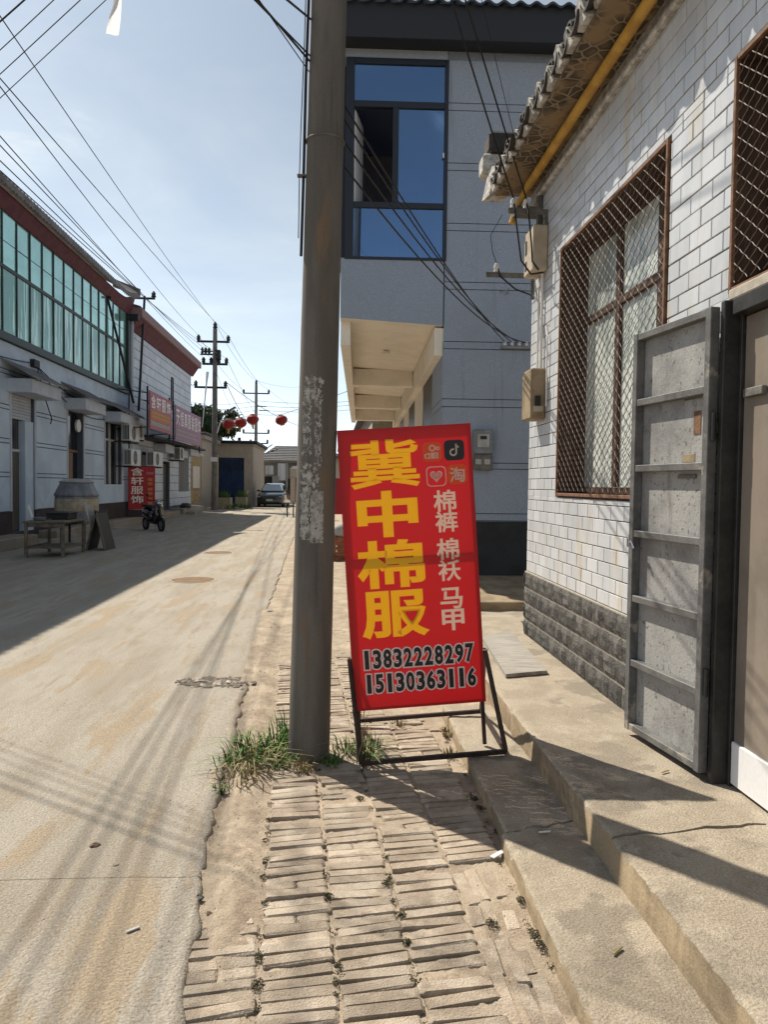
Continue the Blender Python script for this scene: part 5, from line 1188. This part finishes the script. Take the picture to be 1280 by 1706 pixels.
for sx_ in (-1, 1):
    MB().quad((sx_*.862, -.55, 1.12), (sx_*.862, 1.3, 1.14), (sx_*.70, 1.2, 1.55), (sx_*.70, .0, 1.56)).build('side_window', A['glass_dark'], cr, local=True)
    for yw in (-1.42, 1.42):
        w_ = MB(); w_.smooth = True; w_.tube([(sx_*.84, yw+.25*math.cos(a), .33+.25*math.sin(a)) for a in [i*math.pi/10 for i in range(20)]], .085, 8, closed=True); o = w_.build('wheel', A['rubber'], cr, local=True); MB().lathe([(.2, .80), (.2, .88), (.05, .90)] if sx_ > 0 else [(.2, -.80), (.2, -.88), (.05, -.90)], 12, (0, yw, .33), 'x').build('rim', A['chrome'], o, local=True)
    MB().bbox(sx_*.66-.19, sx_*.66+.19, -2.225, -2.10, .70, .77, .02).build('headlight', A['chrome'], cr, local=True)
    MB().bbox(sx_*1.0-.11, sx_*1.0+.11, -.62, -.50, 1.06, 1.20, .03).build('mirror', A['carpaint'], cr, local=True)
MB().bbox(-.22, .22, -2.285, -2.262, .46, .58, .004).build('number_plate', A['plate'], cr, local=True)
MB().bbox(-.5, .5, -2.265, -2.2, .30, .40, .01).build('lower_grille', A['dark'], cr, local=True)
# small stand by the road
st = thing('small_stand', 'small dark roadside stand just left of the near pole', 'stand', (-2.05, 35.3, 0))
MB().bbox(-2.3, -1.8, 35.1, 35.5, .66, .70, .01).build('top', A['dark'], st)
for x in (-2.2, -1.9): MB().bbox(x-.03, x+.03, 35.27, 35.33, 0, .66, .005).build('leg', A['dark'], st)
# things in the gap between near pole and sign
bs = thing('brick_stack', 'low stack of red bricks beyond the gap between pole and sign', 'bricks', (.30, 15.3, 0))
bme = MB().bbox(0, .24, 0, .115, 0, .053, .004).mesh('brick'); bme.materials.append(A['redbrick'])
for k in range(9):
    for i in range(4):
        for j in range(2): inst(bme, 'brick', bs, (-.45+i*.25+random.uniform(-.008, .008), -.15+j*.125, k*.056), (0, 0, R(random.uniform(-3, 3))))
q = MB(); q.smooth = True; q.loft([[(.30+s_*r_*math.cos(a)*1.6, 15.3+s_*.16*math.sin(a), .51+zz_) for a in [i*math.pi/6 for i in range(12)]] for s_, r_, zz_ in ((.8, .2, 0), (1, .24, .06), (.95, .22, .18), (.6, .15, .27), (.1, .1, .30))]); tag(q.build('white_sack', A['cloth']), 'pale sack lying on the red brick stack', 'sack')
rs = thing('banner_stand', 'red banner on a thin stand behind the brick stack', 'banner', (.25, 16.0, 0)); MB().bbox(-.05, .6, 16.0, 16.03, .95, 1.75, .003).build('banner', A['redfar'], rs)
for x in (-.02, .57): MB().tube([(x, 16.05, 0), (x, 16.05, 1.75)], .012, 6).build('post', A['angle'], rs)
# neighbour houses further on at the right
nh = thing('brick_house', 'pale brick house wall seen below the far end of the balcony', 'house', (3.5, 30, 0))
MB().box(1.45, 8, 27.0, 40, 0, 4.6).build('wall', A['palegrout'], nh)
gm = MB().bbox(0, .44, 0, .015, 0, .20, .004).mesh('brick'); gm.materials.append(A['greenbrick'])
for k in range(20):
    for i in range(5): inst(gm, 'brick', nh, Vector((1.46+i*.46+(.23 if k % 2 else 0), 26.985, .25+k*.215))-nh.location)
MB().loft([[(1.1, 26.6, 4.6), (8.3, 26.6, 4.6), (4.7, 26.6, 6.2)], [(1.1, 40.4, 4.6), (8.3, 40.4, 4.6), (4.7, 40.4, 6.2)]]).build('roof', A['greyroof'], nh)
fh = thing('dark_shed', 'dark-roofed shed with posts beyond the balcony', 'shed', (1.2, 44, 0))
MB().box(.9, 6, 44, 52, 0, 4.0).build('wall', A['cloth'], fh); MB().loft([[(.3, 43.4, 4.0), (6.4, 43.4, 4.0), (3.4, 43.4, 5.6)], [(.3, 52.4, 4.0), (6.4, 52.4, 4.0), (3.4, 52.4, 5.6)]]).build('roof', A['fascia'], fh)
for x in (.75, 1.3): MB().bbox(x-.08, x+.08, 43.4, 43.56, 0, 4.3, .01).build('post', A['dark'], fh)
for y0, y1 in ((60, 74),): 
    rh = thing('far_house', 'low house at the far right end of the street', 'house', (3, 66, 0)); MB().box(0.2, 7, y0, y1, 0, 3.8).build('wall', A['beigewall'], rh); MB().loft([[(-.2, y0-.5, 3.8), (7.4, y0-.5, 3.8), (3.6, y0-.5, 5.4)], [(-.2, y1+.4, 3.8), (7.4, y1+.4, 3.8), (3.6, y1+.4, 5.4)]]).build('roof', A['greyroof'], rh)
lh = thing('far_house', 'plain house closing the left side of the street behind the gate building', 'house', (-10, 67, 0)); MB().box(-14, -7.9, 61, 75, 0, 4.0).build('wall', A['beigewall'], lh); MB().loft([[(-14.4, 60.6, 4.0), (-7.6, 60.6, 4.0), (-11, 60.6, 5.4)], [(-14.4, 75.4, 4.0), (-7.6, 75.4, 4.0), (-11, 75.4, 5.4)]]).build('roof', A['greyroof'], lh)

# ================================================================== FAR POLES, WIRES, LANTERNS
def far_pole(x, y, h, lab, arms):
    t = thing('utility_pole', lab, 'utility pole', (x, y, 0), group='far utility poles')
    MB().tube([(x, y, 0), (x, y, h*.5), (x, y, h)], [.19, .16, .125], 12).build('shaft', A['upole'], t)
    pts = {}
    for k, (z, w, n, off) in enumerate(arms):
        MB().bbox(x-w+off, x+w+off, y-.06, y+.06, z-.06, z+.06, .01).build('crossarm', A['dark'], t)
        for i in range(n):
            xx = x+off+lerp(-w+.08, w-.08, i/(n-1)); MB().lathe([(.04, 0), (.12, .04), (.09, .15), (.13, .19), (.04, .34)], 8, (xx, y, z+.06)).build('insulator', A['dark'], t); pts[(k, i)] = Vector((xx, y, z+.36))
    MB().lathe([(.05, 0), (.14, .06), (.09, .2), (.13, .26), (.04, .42)], 8, (x, y, h)).build('insulator', A['dark'], t); pts['top'] = Vector((x, y, h+.36))
    return t, pts
p1, q1 = far_pole(-7.05, 43.7, 10.75, 'first far utility pole with crossarms beside the beige wall', [(10.0, .95, 2, -.1), (8.68, .75, 4, 0), (7.3, .95, 2, -.25)])
MB().bbox(-7.0, -6.72, 43.5, 43.9, 8.95, 9.5, .02).build('switch_box', A['dark'], p1); MB().bbox(-7.9, -7.1, 43.62, 43.78, 9.2, 9.28, .01).bbox(-7.8, -7.2, 43.6, 43.8, 9.4, 9.46, .01).build('switch_arm', A['dark'], p1)
for dx in (-.75, -.55, -.35): MB().lathe([(.05, 0), (.1, .08), (.05, .16), (.1, .24), (.04, .36)], 8, (-7.05+dx, 43.7, 9.285)).build('fuse', A['dark'], p1)
MB().tube([(-6.9, 43.6, 4.6), (-6.7, 43.5, 5.2), (-6.3, 43.4, 5.4), (-5.9, 43.3, 5.35)], .04, 8).build('lamp_arm', A['white_pvc'], p1)
MB().bbox(-6.0, -5.2, 43.1, 43.5, 5.36, 5.44, .02).build('lamp_head', A['angle'], p1)
m = Matrix.Translation((-6.25, 43.4, 5.85)) @ Matrix.Rotation(R(-32), 4, 'Y'); MB().bbox(-.55, .55, -.3, .3, -.02, .02, .005, m).build('solar_panel', A['navy'], p1)
MB().bbox(-7.25, -6.86, 43.48, 43.52, 2.9, 3.15, .003).build('pole_plate', A['whitef'], p1)
p2, q2 = far_pole(-7.6, 72.0, 11.4, 'second far utility pole beyond the gate building', [(10.5, 1.3, 2, 0), (6.6, 1.3, 3, 0), (5.6, .9, 2, .3)])
MB().bbox(-7.6, -6.6, 71.9, 72.1, 9.2, 9.28, .01).bbox(-7.3, -6.4, 71.9, 72.1, 8.8, 8.88, .01).build('fuse_arm', A['dark'], p2)
m = Matrix.Translation((-5.9, 66, 4.9)) @ Matrix.Rotation(R(-35), 4, 'Y'); sp2 = thing('solar_lamp', 'solar street lamp panel above the gate building roof', 'street lamp', (-6.3, 66, 0)); MB().bbox(-.5, .5, -.3, .3, -.02, .02, .005, m).build('solar_panel', A['navy'], sp2); MB().tube([(-6.6, 66, 0), (-6.5, 66, 4.2), (-5.9, 66, 4.85)], .05, 6).build('post', A['angle'], sp2); MB().tube([(-6.4, 66, 4.3), (-5.0, 66, 4.75)], .05, 6).build('arm', A['angle'], sp2)
OW = 'overhead wires along the street'
def through(a, px, py, ext, r, lab, sag=.0, y_at=9.0):
    """wire from a through the view ray of a pixel, running on past it"""
    b = aty(px, py, y_at); d = (b-a); e = a+d*ext; cable('overhead_wire', [a, e], r, lab, OW, sag, 30)
through(q1['top'], 0, 0, 1.35, .008, 'uppermost overhead wire crossing the sky from the top left corner', .25)
through(q1[(0, 0)], 0, 112, 1.35, .008, 'upper wire of the close pair crossing the left sky', .3); through(q1[(0, 1)], 0, 118, 1.35, .008, 'lower wire of the close pair crossing the left sky', .12)
for i, py in enumerate((200, 210, 230, 241)): through(q1[(1, i)], 0, py, 1.35, .0075, ['first', 'second', 'third', 'fourth'][i]+' from the top of four parallel wires above the teal glass', .25+.05*i)
for k, lab in ((('top', 'top'), 'wire between the tops of the two far poles'), (((0, 0), (0, 0)), 'left upper wire between the two far poles'), (((0, 1), (0, 1)), 'right upper wire between the two far poles'), (((1, 1), (1, 0)), 'left lower wire between the two far poles'), (((1, 3), (1, 2)), 'right lower wire between the two far poles'), (((2, 1), (1, 1)), 'low thick cable between the two far poles')):
    cable('overhead_wire', [q1[k[0]], q2[k[1]]], .011 if 'thick' not in lab else .02, lab, OW, .5, 16)
cable('overhead_wire', [q2['top'], aty(520, 640, 120)], .012, 'wire leaving the second far pole towards the right', OW, .6); cable('overhead_wire', [q2[(0, 1)], aty(540, 700, 120)], .012, 'lower wire leaving the second far pole towards the right', OW, .6)
cable('overhead_wire', [q1[(2, 1)], aty(500, 710, 60), aty(560, 740, 80)], .018, 'cable running from the first far pole down to the right', OW, .3)
for y0, y1, lab in ((668, 662, 'upper wire crossing the street behind the near pole'), (676, 668, 'middle wire crossing the street behind the near pole'), (683, 676, 'lower wire crossing the street behind the near pole')):
    cable('cross_wire', [aty(300, y0-1, 50), aty(430, y0, 48), aty(640, y1, 44)], .012, lab, 'wires crossing the far street', .25)
cable('drop_wire', [q1[(2, 0)], aty(318, 640, 41.3)], .018, 'wire from the first far pole to the white shop corner', OW, .15)
wt = aty(337, 712, 43.0); tag(MB().tube([wt, aty(344, 640, 43.3), aty(346, 620, 43.4)], [.02, .05, .09], 6).build('plastic_streamer', A['plastic']), 'pale plastic streamer hanging beside the first far pole', 'streamer')
STW = [STR+Vector((-.36, 0, .2)), STR+Vector((.36, 0, .2))]
# near wires
top = pole_at(6.0)[0]
for i, (zp, zb, lab) in enumerate(((5.95, 3.6, 'thick upper wire of the bundle in the top left corner'), (5.78, 3.45, 'second wire of the bundle in the top left corner'), (5.70, 3.1, 'third wire of the bundle in the top left corner'), (5.55, 3.0, 'fourth wire of the bundle in the top left corner'), (5.42, 2.85, 'lowest wire of the bundle in the top left corner'))):
    cable('service_wire', [pole_at(zp)[0]+Vector((-.1, 0, 0)), (-8.0, 9.0+.15*i, zb)], (.008, .007, .004, .004, .0035)[i], lab, 'service wires from the near pole over the road', .06)
for i, (zp, px, r) in enumerate(((4.02, 424, .005), (3.99, 428, .006), (3.93, 431, .003), (4.22, 478, .006))):
    a = onpole(zp-.0, gap=0); b = aty(px, 0, 3.45); e = a+(b-a)*11
    cable('service_wire', [a, e], r, ['left wire of the trio rising from the near pole', 'middle wire of the trio rising from the near pole', 'right wire of the trio rising from the near pole', 'single wire rising from higher on the near pole'][i], 'wires rising from the near pole', .0)
E1, E2, E3 = Vector((1.545, 6.28, 4.12)), Vector((1.66, 6.28, 4.12)), Vector((1.50, 6.69, 3.68))
cable('eave_wire', [pole_at(6.25)[0]+Vector((.08, .05, 0)), E1], .007, 'left of two black wires running down to the eave bracket', 'wires to the tiled eave', .06)
cable('eave_wire', [pole_at(6.5)[0]+Vector((.08, .05, 0)), E2], .007, 'right of two black wires running down to the eave bracket', 'wires to the tiled eave', .05)
cable('eave_wire', [pole_at(7.4)[0]+Vector((.08, .05, 0)), Vector((1.75, 6.9, 4.75))], .003, 'thin wire running down to the tiled roof end', 'wires to the tiled eave', .08)
for i, z in enumerate((3.80, 3.72, 3.60, 3.46)):
    cable('rack_wire', [pole_at(z)[0]+Vector((.10, .06, 0)), RK[i]], .0065, ['first', 'second', 'third', 'fourth'][i]+' wire from the left on the insulator rack of the grey wall', 'wires to the insulator rack', .10+.04*i)
cable('drop_loop', [E1, (1.56, 6.2, 3.85), (1.60, 6.18, 3.55), (1.69, 6.19, 3.44), (1.80, 6.20, 3.46)], .008, 'black loop from the eave insulator to the junction box', None, n=4)
cable('drop_loop', [E2, (1.67, 6.2, 3.9), (1.69, 6.19, 3.7), (1.70, 6.19, 3.55), (1.76, 6.2, 3.48)], .008, 'black wire hanging over the front of the junction box', None, n=4)
cable('drop_loop', [E3, (1.53, 6.66, 3.55), (1.66, 6.6, 3.42), (1.80, 6.5, 3.34), (1.83, 6.3, 3.2)], .008, 'black wire from the lower bracket insulator to the conduit', None, n=4)
cable('drop_loop', [E3, (1.44, 6.6, 3.75), (1.42, 6.6, 3.9), (1.50, 6.5, 4.05)], .0035, 'thin curled wire above the lower bracket', None, n=4)
# plastic strip on a service wire
q = MB(); q.smooth = True
ps = aty(190, -60, 3.5)
stp = thing('plastic_strip', 'white plastic strip hanging from a wire at the top left', 'plastic strip', ps)
q.grid(5, 14, lambda u, v: (ps.x-.02+.046*u+.014*math.sin(v*4), ps.y+.02*math.sin(v*5+u*3), ps.z-.31*v-.02*(1-u)*v)); q.build('strip', sheetmat('thin_white_film', (.78, .78, .80), .6), stp, fix=False)
w0, w1 = pole_at(5.42)[0], Vector((-8.0, 9.6, 2.85)); MB().tube([ps, w0.lerp(w1, .15)], .0015, 4).build('cord', A['cloth'], stp)
# lanterns
LP = [(381, 707, 42.0), (401, 704.5, 40.5), (421, 699, 39.0), (469, 700, 35.0)]
lpts = []
for i, (px, py, y) in enumerate(LP):
    c = aty(px, py, y); t = thing('lantern', ['leftmost of the three close red lanterns, nearest the first far pole', 'middle of the three close red lanterns', 'right one of the three close red lanterns', 'single red lantern apart on the right, next to the near pole'][i], 'lantern', c, (0, R((0, 4, -3, -14)[i]), 0), 'red lanterns strung across the street')
    s_ = y/1200*10.3; q = MB(); n = 16; prof = [(.35, -.72), (.62, -.62), (.88, -.36), (1.0, 0), (.88, .36), (.62, .62), (.35, .72)]; q.lathe([(r_*s_, h_*s_) for r_, h_ in prof], n)
    for j, v in enumerate(q.v):
        if j % 2: v.x *= .95; v.y *= .95
    q.build('body', A['lantern'], t, local=True)
    for sgn in (-1, 1): MB().lathe([(.36*s_, sgn*.72*s_), (.36*s_, sgn*.86*s_)], 12).build('cap', A['tassel'], t, local=True)
    if i != 3: MB().lathe([(.12*s_, -1.5*s_), (.16*s_, -.87*s_)], 8).build('tassel', A['tassel'], t, local=True)
    lpts.append(c+Vector((0, 0, .88*s_)))
cable('lantern_wire', [Vector((-7.0, 43.7, 5.6))]+lpts+[Vector((1.3, 28.5, 5.6))], .012, 'wire carrying the red lanterns across the street', None, .04, 6)

# ================================================================== ROAD DETAILS
def cover(x, y, r, lab):
    z = road_z(x, y); t = thing('manhole_cover', lab, 'manhole cover', (x, y, z), group='manhole covers')
    q = MB(); q.smooth = False; q.lathe([(r+.06, .001), (r+.06, .006), (r+.01, .006), (r+.01, .001)], 28, (x, y, z)); q.build('rim', A['dirt'], t)
    MB().lathe([(r, .001), (r, .005), (r*.93, .011), (r*.90, .008)], 28, (x, y, z)).build('lid', A['manhole'], t)
cover(-2.26, 11.93, .33, 'round rusty manhole cover, the nearer one in the road'); cover(-2.6, 16.7, .30, 'round rusty manhole cover, the farther one in the road')
bx_, by_ = -.93, 5.74
q = MB(); rr = random.Random(11); cz_ = .016
for i in range(-24, 25):
    for j in range(-18, 19):
        u, v = i*cz_, j*cz_; d = math.hypot(u/.30, v/.17)+.55*fb(u*9, v*9, 3)+.3*fb(u*30, v*30, 6)
        if d > .86: continue
        q.quad(*[(bx_+u+a*cz_, by_+v+c*cz_, road_z(bx_+u+a*cz_, by_+v+c*cz_)+.004+.007*max(0, fb((u+a*cz_)*40, (v+c*cz_)*40, 9))) for a, c in ((0, 0), (1, 0), (1, 1), (0, 1))])
struct(tag(q.build('broken_patch', A['asphaltdark']), 'dark broken patch with rubble in the road beside the pole', None))
def chip(x, y, s_, mat, name, lab, cat, grp, seed, flatn=.4, z=None):
    rr = random.Random(seed); q = MB(); q.lathe([(.5*s_, 0), (s_, .25*s_), (.75*s_, .8*s_), (.2*s_, s_)], 7, (0, 0, 0))
    a = rr.uniform(0, 6); z = road_z(x, y) if z is None else z
    for v in q.v:
        v.x *= 1+rr.uniform(-.3, .5); v.y *= .7+rr.uniform(-.2, .2); v.z *= flatn*(1+rr.uniform(-.3, .3))
        v.xy = (v.x*math.cos(a)-v.y*math.sin(a), v.x*math.sin(a)+v.y*math.cos(a)); v += Vector((x, y, z))
    return tag(q.build(name, mat), lab, cat, grp)
for i in range(40):
    a, r_ = rr.uniform(0, 6.283), rr.uniform(.03, .30); chip(bx_+.05+r_*math.cos(a), by_-.02+.72*r_*math.sin(a), rr.choice((.010, .014, .02, .036)), A['rubble'], 'rubble_chip', 'pale rubble chip lying in the dark broken road patch', 'rubble', 'rubble in the broken patch', 100+i)
for px, py, s_, mt_, nm, lab in ((157, 1412, .022, 'stone', 'stone', 'brown stone lying alone on the near road'), (193, 1444, .012, 'rubble', 'stone', 'small pale stone on the near road below the brown one'), (330, 1492, .026, 'dark', 'clod', 'dark clod at the broken road edge'), (349, 1519, .016, 'stone', 'dry_leaf', 'curled brown leaf beside the dark clod'), (440, 1394, .010, 'dark', 'pebble', 'black pebble on the dirt strip'), (493, 1283, .028, 'beige', 'stone', 'tan stone at the foot of the near pole'), (795, 1358, .015, 'rubble', 'rubble_piece', 'pale chip on the bricks by the lower step'), (450, 1022, .04, 'rubble', 'rubble_piece', 'flat pale lump on the verge left of the pole'), (452, 1048, .015, 'stone', 'pebble', 'dark pebble below the pale lump on the verge'), (700, 1280, .008, 'rubble', 'pebble', 'tiny pale pebble in front of the sign frame')):
    p = atz(px, py, .01); chip(p.x, p.y, s_, A[mt_], nm, lab, nm.replace('_', ' '), None, px, .5, None if p.x < edge_x(p.y)-.02 else max(dirt_z(p.x, p.y), -.002))
p = atz(222, 1549, .02); m = Matrix.Translation((p.x, p.y, road_z(p.x, p.y)+.003)) @ Matrix.Rotation(R(35), 4, 'Z')
tag(MB().bbox(-.024, .024, -.006, .006, 0, .005, .002, m).build('paper_scrap', A['cloth']), 'white scrap of paper on the near road', 'paper')
p = atz(832, 1420, .01); m = Matrix.Translation((p.x, p.y, .004)) @ Matrix.Rotation(R(40), 4, 'Z')
tag(MB().bbox(-.05, .05, -.012, .012, 0, .006, .002, m).build('plastic_scrap', A['plastic']), 'white plastic scrap beside the lower step', 'plastic')
for px, py, z, lab in ((1029, 1586, .068, 'dry pale stalk on the lower step'), (1108, 1287, .211, 'dry leaf on the upper step by the door leaf'), (908, 1388, .071, 'white crumb on the shaded lower step')):
    p = atz(px, py, z); m = Matrix.Translation((p.x, p.y, z+.005)) @ Matrix.Rotation(R(px % 90), 4, 'Z'); tag(MB().bbox(-.028, .028, -.005, .005, 0, .005, .0015, m).build('dry_stalk', A['drygrass'] if 'white' not in lab else A['plastic']), lab, 'litter')
# fine grit scattered over verge and road
q = MB(); rr = random.Random(23)
for i in range(2600):
    y = 1.7+6.5*rr.random()**1.6; x = rr.gauss(edge_x(y)+.12, .16) if rr.random() < .55 else rr.uniform(edge_x(y)-2.5, .72)
    if x > .74: continue
    z = road_z(x, y) if x < edge_x(y)-.03 else max(dirt_z(x, y), -.004); s_ = rr.uniform(.0012, .0042)*(1+.12*y)
    k = len(q.v); q.v += [Vector((x+s_*rr.uniform(.7, 1.3)*math.cos(a), y+s_*rr.uniform(.7, 1.3)*math.sin(a), z-.001)) for a in (0, 1.6, 3.1, 4.7)]+[Vector((x, y, z+s_*rr.uniform(.5, 1.0)))]; q.f += [(k, k+1, k+4), (k+1, k+2, k+4), (k+2, k+3, k+4), (k+3, k, k+4)]
tag(q.build('grit', A['rubble'], fix=False), 'fine grit and crumbs scattered on the road edge and verge', 'grit', kind='stuff')
# weeds at the pole, moss in joints
def weeds(name, lab, spots_, mat, seed):
    q = MB(); rr = random.Random(seed)
    for x, y, h, n, sp_, ln in spots_: tuft(q, x, y, 0.0, h, n, rr, sp_, .0046, ln)
    return tag(q.build(name, A[mat], fix=False), lab, 'weeds', kind='stuff')
weeds('weeds', 'green weed tuft growing at the left foot of the near pole', [(-.33, 4.28, .20, 130, .11, 1.0), (-.46, 4.22, .17, 110, .12, 1.3), (-.26, 4.42, .26, 50, .07, .6), (-.52, 4.05, .15, 60, .12, 1.5), (-.27, 4.08, .11, 60, .07, 1.1)], 'grass', 1)
weeds('weeds', 'dark green weeds between the near pole and the sign foot', [(.10, 4.25, .13, 50, .08, 1.2), (.22, 4.15, .15, 50, .08, 1.4), (.02, 4.08, .08, 50, .06, 1.1), (.28, 4.35, .12, 16, .05, 1.4)], 'grass', 2)
weeds('dry_weeds', 'dry straw-coloured weeds round the foot of the near pole', [(-.42, 4.02, .20, 60, .12, 1.4), (-.15, 4.02, .10, 60, .07, 1.2), (.2, 4.2, .24, 25, .1, 1.3), (-.5, 3.85, .14, 30, .1, 1.5)], 'drygrass', 3)
weeds('weeds', 'small green sprig at the broken road edge below the pole', [(-.57, 3.72, .07, 34, .03, 1.0)], 'grass', 4)
weeds('weeds', 'sparse weeds under the sign frame by the lower step', [(.75, 4.55, .07, 30, .04, 1.0), (.70, 4.2, .06, 26, .05, 1.0), (.45, 4.75, .08, 20, .05, 1.0), (.20, 4.9, .12, 20, .05, 1.0)], 'drygrass', 5)
q = MB(); rr = random.Random(31)
def moss(x, y, s_, n):
    for _ in range(n):
        a = rr.uniform(0, 6.283); r_ = s_*rr.random()**.7; px_, py_ = x+r_*math.cos(a), y+1.3*r_*math.sin(a); u = Vector((rr.gauss(0, 1), rr.gauss(0, 1), rr.gauss(.1, .4))).normalized()*.0034; v = u.orthogonal().normalized()*.0024
        c = Vector((px_, py_, -.002+rr.uniform(0, .007))); q.quad(c-u, c+v, c+u, c-v)
for bx0, sl in ((.04, -.058), (-.215, -.058), (.296, -.058)):
    for _ in range(16): y = rr.uniform(1.95, 4.2); moss(bx0+sl*(y-2.1)+rr.uniform(-.01, .01), y, rr.uniform(.008, .022), rr.randint(20, 60))
for px, py in ((820, 1538), (905, 1575), (890, 1555), (640, 1560), (660, 1558), (545, 1580), (548, 1495), (645, 1470), (600, 1330), (790, 1330), (800, 1345), (830, 1385), (845, 1420), (870, 1500), (430, 1640), (668, 1525)):
    p = atz(px, py, 0); moss(p.x, p.y, .022, 130)
for _ in range(22): y = rr.uniform(2.3, 4.6); moss(.755+rr.uniform(-.03, .005), y, rr.uniform(.01, .025), rr.randint(8, 30))
tag(q.build('moss', A['moss'], fix=False), 'dark moss tufts in the brick joints and along the lower step', 'moss', kind='stuff')
